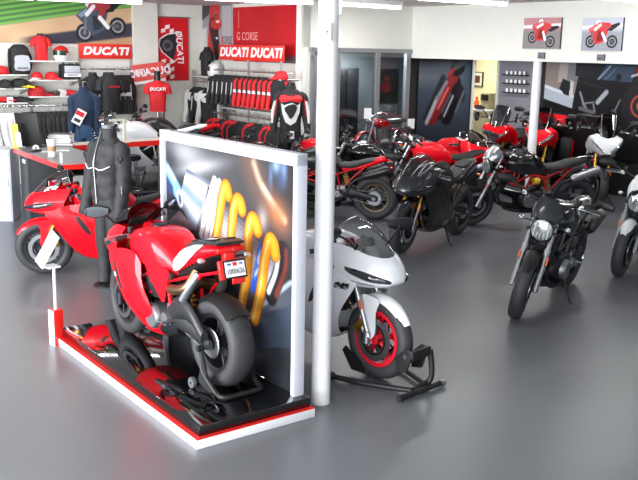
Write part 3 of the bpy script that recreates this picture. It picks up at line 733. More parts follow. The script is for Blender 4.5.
# office partition: aluminium frame, glass, dim room behind
alum = mat('anodised_aluminium_frame', (150, 152, 156), .4, .6, 0, .05, 40)
OL = (C3 - C2).length
def om(s, y=0): return C2 + W * s + V((-W.y, W.x, 0)) * y
def sx(px, P=C2, dv=W): return (flat(onp(px, 90, P, dv)) - P).dot(dv)
RZ = Matrix.Rotation(AZW, 3, 'Z')
def bar_w(q, s0, s1, z0, z1, y=0, d=.08):
    c = om((s0 + s1) / 2, y); q.box((c.x, c.y, (z0 + z1) / 2), (s1 - s0, d, z1 - z0), RZ)
q = MB(); s_j = sx(334.5); s_m = sx(374); ZT = 2.24
bar_w(q, 0.12, OL, OFT - .07, OFT); bar_w(q, .14, .21, 0, OFT); bar_w(q, s_j, s_j + .09, 0, OFT); bar_w(q, s_m, s_m + .1, 0, OFT); bar_w(q, OL - .14, OL - .04, 0, OFT)
bar_w(q, .14, s_j, ZT, ZT + .09); bar_w(q, s_j, OL - .05, 0, .12)
struct(q.build('window_1', alum, smooth=False, bevel=.004))
q = MB(); bar_w(q, s_j + .09, s_m, .1, OFT - .06, 0, .01); bar_w(q, s_m + .1, OL - .14, .1, OFT - .06, 0, .01); bar_w(q, .2, s_j, ZT + .08, OFT - .06, 0, .01)
g = struct(q.build('window_2', GLASS, smooth=False))
q = MB(); bar_w(q, .22, .30, .02, ZT); bar_w(q, s_j - .09, s_j - .01, .02, ZT); bar_w(q, .3, s_j - .08, ZT - .08, ZT); bar_w(q, .3, s_j - .08, .02, .2); d1 = struct(q.build('door_1', alum, smooth=False, bevel=.004))
q = MB(); bar_w(q, .3, s_j - .08, .2, ZT - .08, 0, .01); o = q.build('pane', GLASS, d1, smooth=False)
q = MB(); c = om(sx(316.5), -.09); dd = V((W.y, -W.x, 0)) * .05
q.tube([V((c.x, c.y, .95)) - dd, V((c.x, c.y, .95)), V((c.x, c.y, 1.3)), V((c.x, c.y, 1.3)) - dd], .014, 8); q.build('door_handle', CHROME, d1)
offm = mat('office_wall_paint', (112, 116, 120), .8, noise=.05)
a, b = om(.1, 1.3), om(OL + 1.4, 1.3); wall('wall_office_back', a, b, 0, OFT + .3, offm)
wall('wall_office_left', om(0.2, 0.1), om(.2, 1.3), 0, OFT + .3, offm, .05); wall('wall_office_right', om(OL + 1.4, 1.3), om(OL + 1.4, 0.16), 0, OFT + .3, offm, .05)
struct(prism([om(.12, 0.1), om(OL, .1), om(OL + .02, .18), om(OL + 1.4, .18), om(OL + 1.4, 1.3), om(.12, 1.3)], OFT + .02, OFT + .1).build('ceiling_office', offm, smooth=False))
# dark bookcase and picture inside the office
ob = aty(354, 90, om(1.3, 1.9).y); t = thing('office_cabinet', 'tall black cabinet standing inside the glazed office', 'cabinet', flat(onp(346, 90, om(0, .95), W)), AZW)
q = MB(); q.box((0, .15, 1.05), (.62, .3, 2.1)); q.build('body', MATTE, t, bevel=.01)
for s in (-1, 1): q = MB(); q.box((s * .15, -.01, 1.05), (.28, .02, 2.0)); d = q.build('door', MATTE, t, bevel=.004); q = MB(); q.box((s * .03, -.03, 1.05), (.015, .02, .2)); q.build('handle', STEEL, d)
A = onp(376, 102, om(0, 1.28), W); B = onp(398, 69, om(0, 1.28), W)
t, p = board('race_photo', 'dark framed race photograph hanging on the back wall of the office', 'picture', A, AZW, (B - A).dot(W), B.z - A.z, .02, MATTE, 110)
w, h = p.w, p.h; p.c[:] = p.grad((58, 64, 62), (28, 32, 30), p.noise(5, 3)); p.mix(p.poly([(0, .1 * h), (w, .55 * h), (w, 0), (0, 0)]), (36, 60, 34)); p.mix(p.poly([(.1 * w, 0), (.3 * w, h * .3), (w, h * .5), (w, .3 * h), (.5 * w, 0)]), (26, 28, 30))
p.mix(p.ell(.4 * w, .22 * h, .13 * w, .12 * h), (14, 14, 16)); p.mix(p.ell(.42 * w, .45 * h, .2 * w, .17 * h, .5), (120, 26, 26)); p.mix(p.ell(.45 * w, .68 * h, .13 * w, .12 * h), (134, 44, 40)); p.mix(p.ell(.42 * w, .62 * h, .07 * w, .05 * h), (30, 30, 34)); p.build('photo', t, -.012)
# ------------------------------------------------------------------ camera, lights
cd = bpy.data.cameras.new('camera'); cam = bpy.data.objects.new('camera', cd); COL.objects.link(cam)
cd.sensor_fit = 'HORIZONTAL'; cd.sensor_width = 36; cd.lens = 36 * F_PX / 638; cd.clip_start = .05; cd.clip_end = 100
rt = RGT * math.cos(ROLL) + UPV * math.sin(ROLL)
up = rt.cross(FWD)
cam.matrix_world = Matrix(((rt.x, up.x, -FWD.x, 0), (rt.y, up.y, -FWD.y, 0), (rt.z, up.z, -FWD.z, H_CAM), (0, 0, 0, 1)))
bpy.context.scene.camera = cam
sc_ = bpy.context.scene
sc_.view_settings.view_transform = 'Standard'; sc_.view_settings.look = 'None'; sc_.view_settings.gamma = 1; sc_.view_settings.exposure = .25
sc_.cycles.use_denoising = True; sc_.cycles.max_bounces = 7; sc_.cycles.transparent_max_bounces = 12; sc_.cycles.sample_clamp_indirect = 6
wd = bpy.data.worlds.new('world'); sc_.world = wd; wd.use_nodes = True
sk = wd.node_tree.nodes.new('ShaderNodeTexSky'); sk.sky_type = 'HOSEK_WILKIE'; sk.turbidity = 6; sk.sun_direction = (-.3, -.5, .8)
mixn = wd.node_tree.nodes.new('ShaderNodeMixRGB'); mixn.inputs['Fac'].default_value = .25; mixn.inputs['Color1'].default_value = (.86, .92, 1, 1)
wd.node_tree.links.new(sk.outputs[0], mixn.inputs['Color2']); wd.node_tree.links.new(mixn.outputs[0], wd.node_tree.nodes['Background'].inputs['Color'])
wd.node_tree.nodes['Background'].inputs['Strength'].default_value = .55
def area(name, loc, aim, sx_, sy_, e, col=(1, 1, 1)):
    l = bpy.data.lights.new(name, 'AREA'); l.shape = 'RECTANGLE'; l.size = sx_; l.size_y = sy_; l.energy = e; l.color = col
    o = bpy.data.objects.new(name, l); COL.objects.link(o); o.location = loc
    o.rotation_euler = (V(aim) - V(loc)).to_track_quat('-Z', 'Y').to_euler(); return o
area('shopfront_daylight', (-2.6, -3.6, 2.0), (-1.2, 6, .9), 8, 2.2, 680, (.94, .97, 1))
area('side_window_daylight', (-8.2, 1.0, 1.7), (-.5, 6.5, .6), 9, 2.8, 1900, (.94, .97, 1))
area('shopfront_daylight_right', (6.5, -2.5, 2.0), (2.5, 9, .9), 4, 2.2, 25, (.94, .97, 1))
# ------------------------------------------------------------------ fluorescent battens under the ceiling
tubem = mat('fluorescent_tube', (255, 252, 255), .4, emit=((255, 252, 255), 9))
ZL = CEIL - .12
batt = [((38, 0), (141, 4.2), 'second fluorescent batten from the left, above the race poster'), ((205, 0), (312, 4.6), 'fluorescent batten above the red wall poster beside the post'), ((339, 5.4), (400, 9.3), 'fluorescent batten above the glazed office partition'), ((418, 0), (506, 6), 'fluorescent batten above the white bulkhead left of the two framed photos'), ((598, -1), (690, 8), 'fluorescent batten cut by the top right corner, above the framed bike photo'), ((-70, -4), (33, 0), 'leftmost fluorescent batten, cut by the picture edge')]
for a, b, lab in batt:
    A, B = fl(*a, ZL), fl(*b, ZL); d = B - A; L = d.length; c = (A + B) / 2
    t = thing('fluorescent_light', lab, 'ceiling light', (c.x, c.y, ZL), math.atan2(d.y, d.x), 'fluorescent battens')
    q = MB(); q.box((0, 0, .085), (L + .04, .11, .07)); q.build('housing', PAPER, t, bevel=.008)
    q = MB(); q.tube([(-L / 2, 0, .02), (L / 2, 0, .02)], .022, 12); q.build('tube', tubem, t)
    for s in (-1, 1): q = MB(); q.box((s * (L / 2 + .012), 0, .03), (.024, .05, .06)); q.build('end_cap', PAPER, t, bevel=.004)
    area('batten_light', (c.x, c.y, ZL - .03), (c.x, c.y, 0), L, .1, 24).rotation_euler = (0, 0, math.atan2(d.y, d.x))
k = 0
for (x, y, e_) in ((-3.2, 3.0, 20), (-3, 8.2, 24), (.8, 7.2, 14), (4.4, 8.4, 9), (6.2, 11.2, 12)):
    area('ceiling_batten_light', (x, y, CEIL - .05), (x, y, 0), 1.5, .12, e_).rotation_euler = (0, 0, AZW)
lo = om(1.8, .65); area('office_fill_light', (lo.x, lo.y, OFT - .05), (lo.x, lo.y, 0), .8, .5, 75)  # unseen fill light added to brighten the office interior
for s_r in (1.0, 2.6, 4.4): lo = C3 + U * s_r + W * 1.3; area('recess_fill_light', (lo.x, lo.y, LINT - .04), (lo.x, lo.y, 0), 1.2, .15, 16).rotation_euler = (0, 0, AZU)  # unseen fill lights added under the recess ceiling to lift the murals
lo = DRb + NB * 1.0 + W * .2; area('backroom_lamp', (lo.x, lo.y, 2.5), (lo.x, lo.y, 0), .5, .5, 26, (1, .95, .82))
# ------------------------------------------------------------------ display plinth with its panel
LF, LL, LR = fl(197, 450), fl(57, 344), fl(312, 417)
ud = (LF - LL).normalized(); vd = V((-ud.y, ud.x, 0)); PW = .9; PLN = 2.42
AZP = math.atan2(ud.y, ud.x); O = LF - ud * PLN       # local: x along the plinth towards the viewer, y across to the panel
plin = thing('display_plinth', 'low black gloss display plinth with red and white edges carrying the red sports bike', 'plinth', O, AZP)
q = MB(); q.box((PLN / 2, PW / 2, .03), (PLN, PW, .06)); q.build('base', mat('white_laminate', (232, 232, 236), .4, noise=.03, scale=6), plin, bevel=.003)
q = MB(); q.box((PLN / 2, PW / 2, .0625), (PLN - .004, PW - .004, .006)); q.build('red_edge', mat('red_laminate', (226, 32, 24), .35, coat=.3, noise=.03), plin)
q = MB(); q.box((PLN / 2, PW / 2 + .01, .097), (PLN - .07, PW - .05, .07)); q.build('top', mat('black_gloss_acrylic', (9, 9, 11), .06, 0, 1, .05, 5), plin, bevel=.004)
ZS = .133
# panel standing along the far long edge
py = PW - .075
P_a, P_b = onp(164, 129.5, O + vd * py, ud), onp(302.5, 153.5, O + vd * py, ud)
PH = (P_a.z + P_b.z) / 2 - ZS; x0, x1 = (P_a - O).dot(ud), (P_b - O).dot(ud)
pan = thing('advertising_board', 'large white-framed display panel printed with a close-up of a shock absorber', 'display panel', O + vd * py + V((0, 0, ZS)), AZP)
silver = mat('white_panel_frame', (214, 216, 226), .35, .1, .2, .03, 8)
q = MB(); q.box(((x0 + x1) / 2, .0, PH - .04), (x1 - x0, .085, .08)); q.box((x0 + .02, 0, PH / 2), (.04, .085, PH - .002)); q.box((x1 - .02, 0, PH / 2), (.04, .085, PH - .002)); q.build('frame', silver, pan, bevel=.004)
q = MB(); q.box(((x0 + x1) / 2, .02, PH / 2), (x1 - x0 - .06, .04, PH - .06)); q.build('backing', PAPER, pan)
w, h = x1 - x0 - .08, PH - .08
p = Pic(w, h, 320); p.c[:] = (30, 32, 38)
def zz(x, y):          # a point of the printed picture
    P = onp(160 + x / 2.287, 120 + y / 2.287, O + vd * py, ud) - (O + vd * py + V((0, 0, ZS)) + ud * (x0 + .04)); return (P.dot(ud), P.z)
def zl(pts): return [zz(*q) for q in pts]
K = w / 125 / 1.05      # about one photo pixel
def glow(x, y, rx, ry, c, m=1, rot=0): a, b = zz(x, y); p.mix(m * np.exp(-((((p.x - a) * math.cos(rot) + (p.y - b) * math.sin(rot)) / (rx * K / 2.287)) ** 2 + ((-(p.x - a) * math.sin(rot) + (p.y - b) * math.cos(rot)) / (ry * K / 2.287)) ** 2)), c)
def stroke(pts, r, c, soft=2, m=1, r2=None):
    cu = cr([V((*zz(*q), 0)) for q in pts], 5); mk_ = np.zeros(p.x.shape); k = len(cu) - 1
    for i in range(k):
        ra = r + ((r2 or r) - r) * i / k; mk_ = np.maximum(mk_, p.seg((cu[i].x, cu[i].y), (cu[i + 1].x, cu[i + 1].y), ra * K / 2.287, None, soft))
    p.mix(m * mk_, c)
def shape(pts, c, m=1): p.mix(m * p.poly(zl(pts)), c)
glow(150, 120, 90, 110, (70, 70, 74), .9); glow(230, 130, 40, 90, (76, 70, 70), .7); glow(60, 75, 60, 22, (176, 176, 180), .9, -.1); glow(20, 90, 20, 18, (40, 40, 46), .6); glow(90, 108, 60, 8, (210, 210, 216), .7, .2)
glow(290, 180, 30, 60, (44, 34, 34), .9); glow(190, 330, 120, 40, (26, 28, 36), .6)
stroke([(205, 95), (222, 140), (250, 190), (285, 235)], 16, (112, 84, 72), 30, .8); stroke([(216, 98), (232, 145), (258, 190), (286, 228)], 4, (226, 186, 160), 9, .9); stroke([(236, 150), (262, 192), (288, 232)], 2, (255, 226, 196), 5, .9); glow(270, 215, 22, 16, (190, 110, 66), .8, -.6)
glow(268, 105, 9, 9, (150, 186, 226), .9); glow(285, 116, 6, 14, (130, 160, 210), .85); glow(255, 128, 4, 14, (96, 130, 180), .7); glow(278, 140, 10, 12, (60, 80, 120), .7); glow(236, 228, 10, 14, (206, 190, 186), .7)
shape([(10, 300), (60, 330), (100, 480), (300, 480), (300, 400), (240, 420), (190, 360)], (24, 28, 38), .9)
shape([(150, 480), (190, 440), (250, 400), (310, 360), (310, 500), (150, 500)], (58, 64, 76)); glow(250, 430, 60, 26, (96, 100, 108), .6, -.4); shape([(175, 470), (205, 452), (310, 420), (310, 520), (175, 520)], (50, 60, 76)); stroke([(190, 462), (240, 420), (300, 372)], 3, (176, 186, 198), 3, .8)
# blue lug, dark link plate
stroke([(14, 112), (30, 140), (44, 168)], 11, (128, 172, 226), 5); stroke([(10, 128), (26, 158)], 7, (36, 58, 104), 5); stroke([(20, 110), (34, 136)], 3, (206, 226, 246), 4)
shape([(10, 180), (40, 196), (70, 220), (96, 262), (70, 330), (10, 330)], (26, 26, 32)); shape([(16, 236), (46, 206), (76, 240), (84, 268), (40, 290)], (112, 88, 96)); shape([(40, 262), (84, 250), (92, 270), (60, 300), (40, 300)], (46, 36, 42))
# silver body, drawn as long strips that run down its axis
def strips(A, B, C, D, prof):     # quad A,B (near end, top to bottom) to C,D (far end)
    n = 14
    for i in range(n):
        t0, t1 = i / n, (i + 1.15) / n; c = [float(np.interp((i + .5) / n, np.linspace(0, 1, len(prof)), [q[k] for q in prof])) for k in range(3)]
        L_ = lambda P, Q, t: (P[0] + (Q[0] - P[0]) * t, P[1] + (Q[1] - P[1]) * t)
        shape([L_(A, B, t0), L_(A, B, t1), L_(C, D, t1), L_(C, D, t0)], c)
sil = [(70, 78, 96), (160, 168, 184), (214, 220, 230), (170, 182, 206), (112, 140, 190), (160, 170, 190), (222, 226, 234), (150, 158, 174), (80, 88, 104)]
strips((62, 112), (44, 186), (134, 150), (92, 270), sil); glow(88, 150, 18, 16, (240, 244, 250), .35)
strips((112, 150), (80, 262), (280, 300), (225, 450), [(56, 52, 60), (128, 126, 136), (190, 188, 196), (150, 148, 158), (100, 96, 108), (56, 52, 64)])
for x in (0, 12, 24): stroke([(126 + x * .9, 138 + x * .5), (112 + x * .9, 190 + x * .5), (96 + x * .9, 262 + x * .5)], 5.5, (250, 250, 253), 2); stroke([(131 + x * .9, 141 + x * .5), (117 + x * .9, 193 + x * .5), (101 + x * .9, 264 + x * .5)], 1.6, (128, 132, 146), 2)
p.mix(p.ell(*zz(47, 180), 8 * K / 2.287, 12 * K / 2.287, .3, 3), (232, 236, 244)); p.mix(p.ell(*zz(47, 180), 4 * K / 2.287, 7 * K / 2.287, .3, 3), (84, 92, 112))
shape([(238, 278), (226, 290), (208, 390), (222, 398)], (40, 86, 196)); shape([(232, 286), (226, 300), (214, 362), (220, 366)], (74, 128, 226)); stroke([(234, 300), (226, 320), (230, 335), (220, 352)], 2.6, (196, 216, 246), 3)
stroke([(282, 300), (276, 345), (256, 400)], 12, (18, 18, 24), 3); stroke([(272, 312), (266, 350), (250, 392)], 4, (206, 208, 216), 3); stroke([(290, 300), (288, 340), (268, 400)], 4, (130, 44, 30), 4, .8)
# orange coils
for pts in ([(158, 162), (155, 149), (150, 146), (143, 172), (136, 222), (128, 272)], [(189, 196), (185, 181), (177, 177), (170, 200), (166, 240), (160, 300)], [(225, 244), (221, 227), (211, 220), (204, 250), (202, 320), (190, 408)], [(265, 298), (262, 277), (252, 268), (242, 304), (234, 370), (218, 446)]):
    pts = [(x, y + 8) for x, y in pts]; stroke(pts, 9.6, (150, 70, 10), 2); stroke(pts, 8.6, (238, 138, 16), 2); q_ = [(x - 1.5, y) for x, y in pts]; stroke(q_, 5.4, (252, 170, 40), 4); stroke([(x - 2.5, y) for x, y in pts[2:]], 1.4, (255, 226, 150), 3)
p.c *= .86; p.build('print', pan, -.006, x0 + .04, 0, .6)
# sign holder at the plinth's far left corner
so = fl(56, 343)
hold = thing('sign_holder', 'small white sign on a post with a red and white foot', 'sign', so + ud * .03 - vd * .0, AZP + .15)
q = MB(); q.box((0, 0, .15), (.085, .085, .3)); q.build('foot', mat('red_laminate'), hold, bevel=.003)
q = MB(); q.box((-.0, -.044, .15), (.084, .004, .298)); q.build('foot_face', PAPER, hold)
q = MB(); q.tube([(0, 0, .28), (0, 0, .66)], .013, 10); q.build('post', PAPER, hold)
q = MB(); q.box((0, -.02, .665), (.12, .1, .012)); q.box((.0, -.05, .81), (.15, .012, .29), Matrix.Rotation(-.42, 3, 'X') @ Matrix.Rotation(.28, 3, 'Y')); q.build('card', PAPER, hold)
# ------------------------------------------------------------------ the red bike on the plinth
A, B = fl(129, 331, ZS), fl(222, 384, ZS); hd = math.atan2(A.y - B.y, A.x - B.x); fw = V((math.cos(hd), math.sin(hd), 0)); SCM = .98
loc = B + fw * (.715 * SCM); loc.z = ZS
main = sport('red racing motorcycle with white tail flashes, carbon tail and plate, standing on the black plinth', loc, hd, RED, steer=.0, lean=0, rim=MATTE, scr=SMOKE, stand=False, disp=True, sc=SCM, peg=True, forkm=GOLD)
TR = [(-.20, .745, .09, .05), (-.31, .81, .15, .075), (-.44, .88, .185, .085), (-.58, .94, .18, .075), (-.70, .98, .16, .055), (-.79, 1.0, .13, .035), (-.82, 1.005, .10, .018)]
q = MB(); q.ell([(x, 0, z, a, b) for x, z, a, b in TR], 24, 3, e=2.6); tail = q.build('tail', RED, main)
def tr_at(x):
    for (x0_, z0_, a0_, b0_), (x1_, z1_, a1_, b1_) in zip(TR, TR[1:]):
        if x1_ <= x <= x0_: t = (x0_ - x) / (x0_ - x1_); return z0_ + (z1_ - z0_) * t, a0_ + (a1_ - a0_) * t, b0_ + (b1_ - b0_) * t
    return TR[-1][1:]
for s in (-1, 1):
    rows = []
    for k in range(17):
        t = k / 16; x = -.265 - .43 * t; zc, a_, b_ = tr_at(x); am = math.radians(6 + 26 * t); ah = math.radians(54) * max(.02, math.sin(PI * (.04 + .94 * t ** .8))) ** .6; row = []
        for m in range(9):
            g_ = am + ah * (-1 + m / 4); cg, sg_ = math.cos(g_), math.sin(g_); row.append(V((x, s * (a_ + .007) * math.copysign(abs(cg) ** (2 / 2.6), cg), zc + (b_ + .007) * math.copysign(abs(sg_) ** (2 / 2.6), sg_))))
        rows.append(row)
    q = MB(); q.grid(rows); q.build('tail_flash', WHITE, tail, solid=.004)
q = MB(); q.ell([(-.34, 0, .925, .07, .02), (-.44, 0, .965, .12, .022), (-.58, 0, 1.012, .135, .022), (-.74, 0, 1.04, .13, .018), (-.83, 0, 1.045, .11, .012)], 16, 3, e=3.5); cp = q.build('carbon_top', CARBON, tail)
q = MB()
for s in (-1, 1):
    q.box((-.52, s * .06, 1.018), (.11, .07, .012), Matrix.Rotation(.27, 3, 'Y')); q.box((-.69, s * .06, 1.052), (.11, .075, .012), Matrix.Rotation(.14, 3, 'Y'))
q.build('tail_vent', BLACKP, cp, bevel=.003)
q = MB(); q.box((-.815, 0, 1.0), (.05, .22, .03), Matrix.Rotation(.2, 3, 'Y')); q.build('tail_light', RLENS, tail, bevel=.006)
q = MB(); q.ell([(-.24, 0, .70, .1, .04), (-.44, 0, .79, .13, .06), (-.65, 0, .90, .12, .04), (-.78, 0, .96, .08, .02)], 16, 2)
for i in range(5): q.tube([(-.36 - i * .045, -.14, .765 + i * .022), (-.36 - i * .045, .14, .765 + i * .022)], .006, 6)
q.build('undertail', PLAST, main)
q = MB(); q.box((-.80, 0, .93), (.05, .08, .1)); q.box((-.85, .012, .87), (.03, .185, .13), Matrix.Rotation(.3, 3, 'Y')); q.box((-.855, -.05, .785), (.012, .10, .04)); hb = q.build('plate_bracket', mat('red_laminate'), main, bevel=.004)
PLM = Matrix.Translation((-.873, -.01, .875)) @ Matrix.Rotation(-PI / 2, 4, 'Z') @ Matrix.Rotation(-.3, 4, 'X') @ Matrix.Rotation(PI / 2, 4, 'X') @ Matrix.Scale(.82, 4)
q = MB(); q.box((0, 0, -.003), (.22, .155, .004)); o = q.build('plate_frame', PLAST, hb, PLM, bevel=.002)
q = MB(); q.box((0, 0, .0), (.19, .125, .006)); o = q.build('number_plate', PAPER, hb, PLM)
text('plate_number', '1000626', .058, mat('plate_number_ink', (110, 110, 122), .5), o, PLM @ Matrix.Translation((0, -.02, .004)), 0, .001, .001, .82)
q = MB(); q.box((0, .042, .003), (.04, .028, .004)); q.build('plate_sticker', mat('red_laminate'), o, PLM)
q = MB(); q.box((-.055, .042, .003), (.035, .016, .004)); q.box((.06, .042, .003), (.03, .014, .004)); q.build('plate_state', mat('plate_blue', (60, 96, 176), .5), o, PLM)
for s in (-1, 1): signal(main, (-.75, s * .05, .93), s, None, .11, LENS)
q = MB(); q.panel([(.10, .77), (-.1, .75), (-.24, .75), (-.22, .64), (-.15, .50), (-.10, .50), (-.04, .60), (.05, .68)], lambda x, z: .172 - .2 * max(0, .62 - z) - .1 * max(0, -.12 - x), .006, .03, 3, True); q.build('frame_cover', RED, main)
for s in (-1, 1): q = MB(); q.panel([(-.225, .745), (-.20, .69), (-.26, .68), (-.29, .72)], lambda x, z: s * .155, .03 * s, .03, 2); q.build('knee_pad', PLAST, main)
for s in (1, -1): q = MB(); q.tube([(-.16, s * .08, .60), (-.28, s * .15, .62), (-.42, s * .15, .65), (-.5, s * .13, .70), (-.52, s * .08, .80)], .038, 12, 4); q.slot(1).tube([(-.44, s * .15, .58), (-.52, s * .13, .7), (-.56, s * .09, .79)], .034, 12, 3); q.build('exhaust_header', [HEATM, ALU], main)
q = MB(); q.ell([(-.2, .12, .42, .03, .07), (-.36, .14, .50, .03, .09), (-.55, .15, .50, .028, .06), (-.72, .145, .37, .03, .05)], 12, 3); q.build('arm_guard', CARBON, main)
MTX = Matrix.Translation((.44, .236, .70)) @ Matrix.Rotation(PI, 4, 'Z') @ RX
for s in (-1, 1): q = MB(); q.panel([(.42, .61), (.50, .60), (.50, .57), (.42, .575)], lambda x, z: s * (side_y(x, z) + .014), .006 * s, .02, 0); q.build('fairing_sticker', PAPER, main)
# paddock stand under the rear wheel
stn = thing('paddock_stand', 'black rear paddock stand lifting the red racing bike on the plinth', 'stand', loc, hd); stn.scale = (SCM,) * 3
q = MB()
for s in (-1, 1):
    q.tube([(XR, s * .165, .29), (XR - .03, s * .175, .15), (XR - .2, s * .17, .035)], .017, 8, 3); q.panel([(XR + .02, .30), (XR - .02, .31), (XR - .09, .13), (XR - .17, .03), (XR - .13, .02), (XR + .03, .05), (XR - .01, .16)], lambda x, z: s * .182, .014, .03, 0)
q.tube([(XR - .19, -.17, .035), (XR - .27, -.15, .022), (XR - .28, 0, .022), (XR - .27, .15, .022), (XR - .19, .17, .035)], .018, 10, 4)
q.build('stand_frame', PLAST, stn)
for s in (-1, 1): q = MB(); q.lathe([(.01, -.015), (.038, -.015), (.042, 0), (.038, .015), (.01, .015)], (XR + .05, s * .21, .043), n=20, closed=True); q.build('roller', ALU, stn); q = MB(); q.tube([(XR, s * .15, ZR - .02), (XR, s * .2, ZR - .02)], .022, 12); q.build('axle_bobbin', PLAST, stn)
# ------------------------------------------------------------------ bikes on the floor
def at_front(px, py_, deg, sc=1.04, z=0):
    a = math.radians(deg); f = V((math.cos(a), math.sin(a), 0)); P = fl(px, py_, z); return P - f * (XF * sc), a
def at_rear(px, py_, deg, sc=1.04, z=0):
    a = math.radians(deg); f = V((math.cos(a), math.sin(a), 0)); P = fl(px, py_, z); return P + f * (XF * sc), a
l, a = at_front(378, 377, -50); wb = sport('white sports motorcycle with red wheels, its front wheel clamped in a black stand', l, a, WHITE, .06, 0, REDRIM, CLEAR, stand=False, forkm=STEEL)
for s in (-1, 1):
    Mt = Matrix.Translation((.545, s * .236, .69)) @ Matrix.Rotation(-s * .22, 4, 'Z') @ (Matrix.Rotation(PI, 4, 'Z') if s > 0 else Matrix()) @ RX
    text('fairing_number', '848', .055, MATTE, wb, Mt, .25, .003, .008, 1.3)
f = V((math.cos(a), math.sin(a), 0)); P0 = l + f * (XF * 1.04); a += .06
ws = thing('wheel_chock', 'black tubular wheel stand holding the front wheel of the white sports bike', 'stand', P0, a)
q = MB(); T = .019
q.tube([(.44, -.24, .03), (.44, .22, .03)], .021, 12); q.tube([(-.18, -.31, .03), (.1, -.22, .03), (.40, -.08, .035)], T, 10, 3); q.tube([(-.18, .25, .03), (.1, .2, .03), (.40, .08, .035)], T, 10, 3)
q.tube([(.40, .1, .035), (.42, .12, .12), (.40, .115, .3)], .022, 10, 4); q.tube([(.40, -.06, .035), (.40, .12, .06)], T, 10)
q.build('base_frame', PLAST, ws)
for y in (-.24, .22): q = MB(); q.lathe([(0, -.02), (.024, -.02), (.026, .0), (.024, .02), (0, .02)], (.44, y, .03), n=16); q.build('end_plug', STEEL if y > 0 else PLAST, ws)
for y in (-.31, .25): q = MB(); q.lathe([(0, -.02), (.028, -.02), (.03, .0), (.028, .02), (0, .02)], (-.19, y, .03), n=16); q.build('foot', RUBBER, ws)
q = MB()
for s in (-1, 1): q.panel([(.27, .14), (.36, .16), (.42, .33), (.35, .34), (.25, .25)], lambda x, z: s * .085, .02, .04, 0)
q.box((.405, 0, .3), (.03, .2, .07)); q.build('front_cradle', PLAST, ws, bevel=.004)
q = MB()
for s in (-1, 1): q.panel([(-.20, .03), (-.05, .03), (-.12, .12), (-.27, .2), (-.30, .16)], lambda x, z: s * .08, .012, .04, 0)
q.build('rear_cradle', PLAST, ws)
q = MB(); q.lathe([(0, -.02), (.02, -.02), (.02, .02), (0, .02)], (.37, -.11, .29), n=6); q.build('clamp_bolt', STEEL, ws)
l, a = at_front(46, 273.5, 188, 1.0); sport('red sports motorcycle behind the jacket mannequin on the left, facing the counter', l, a, RED, .06, -.06, DALU, CLEAR, forkm=GOLD, sc=1.0)
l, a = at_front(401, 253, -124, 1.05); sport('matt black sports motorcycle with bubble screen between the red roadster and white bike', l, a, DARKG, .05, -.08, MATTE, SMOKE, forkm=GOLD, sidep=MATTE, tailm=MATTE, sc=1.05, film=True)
l, a = at_front(384, 209, -170, 1.08); naked('red roadster with round headlamp parked behind the matt black sports bike', l, a, RED, BRED, -.05, sc=1.08)
l, a = at_rear(375, 219, 166); naked('black roadster with red tail stripe parked just right of the white post', l, a, MATTE, BRED, .1, tailp=RED, rim=BRONZE, can=MATTE, beak=RED)
l, a = at_front(471, 225, -166, 1.09); naked('black roadster with red trellis frame and silver silencer, side on at right', l, a, BLACKP, BRED, .12, screen=STEEL, sc=1.1, tailp=BLACKP)
l, a = at_front(516, 318, -121, 1.06); naked('black roadster facing the camera, alone in the open floor at right', l, a, BLACKP, MATTE, .18, -.14, screen=DARKG, sc=1.06, tailp=BLACKP, can=MATTE)
l, a = at_front(618, 276, -122, 1.06); naked('white roadster with white front mudguard cut by the right edge', l, a, WHITE, MATTE, .0, -.12, fend=WHITE, cowl=WHITE, sc=1.06, lampz=.78)
def at_Y(px, Y, deg, sc=1.04, z=0):
    a = math.radians(deg); f = V((math.cos(a), math.sin(a), 0)); P = flat(aty(px, 190, Y)); P.z = z; return P - f * (XF * sc), a
# ------------------------------------------------------------------ bikes further back
l, a = at_Y(324, 13.95, 177); naked('black roadster with bare handlebar between the white post and the office glass', l, a, BLACKP, MATTE, .05, can=MATTE, tailp=MATTE)
l, a = at_Y(269, 14.25, 179); naked('red roadster between the tall display panel and the white post', l, a, RED, BRED, -.1)
l, a = at_Y(222, 13.6, 172); naked('black roadster mostly hidden behind the tall display panel, one mirror showing', l, a, BLACKP, MATTE, -.1)
l, a = at_Y(479, 13.9, -52, 1.06); rb9 = sport('red sports motorcycle with white stripes and racing number behind the red roadster', l, a, RED, 0, -.08, MATTE, SMOKE, sc=1.06, tailm=WHITE, forkm=GOLD)
q = MB()
for t0, t1, v0, v1 in ((.3, 3.2, .9, .75), (.9, 3.6, 2.1, 2.4)): patch(q, SIDE, lambda t: (v0 + (v1 - v0) * t, t0 + (t1 - t0) * t, .14), .006, 8, 2)
q.v = [V((p.x, -p.y, p.z)) for p in q.v]; q.build('side_stripe', WHITE, rb9)
text('racing_number', '12', .15, PAPER, rb9, Matrix.Translation((.40, -.262, .68)) @ RX, .2, .004, .012, 1.2)
l, a = at_Y(486, 15.5, -120, 1.1); tourer('red tall touring motorcycle in front of the bright doorway', l, a, RED, .0, sc=1.1)
l, a = at_Y(530, 15.0, -112, 1.1); tourer('red tall touring motorcycle with panniers and red top case beside the slim white pole', l, a, RED, .1, top=RED, sc=1.1)
l, a = at_Y(598, 13.9, -101, 1.08); tourer('white tall touring motorcycle under the dark mural at the far right', l, a, WHITE, .1, sc=1.08, fork=GOLD)
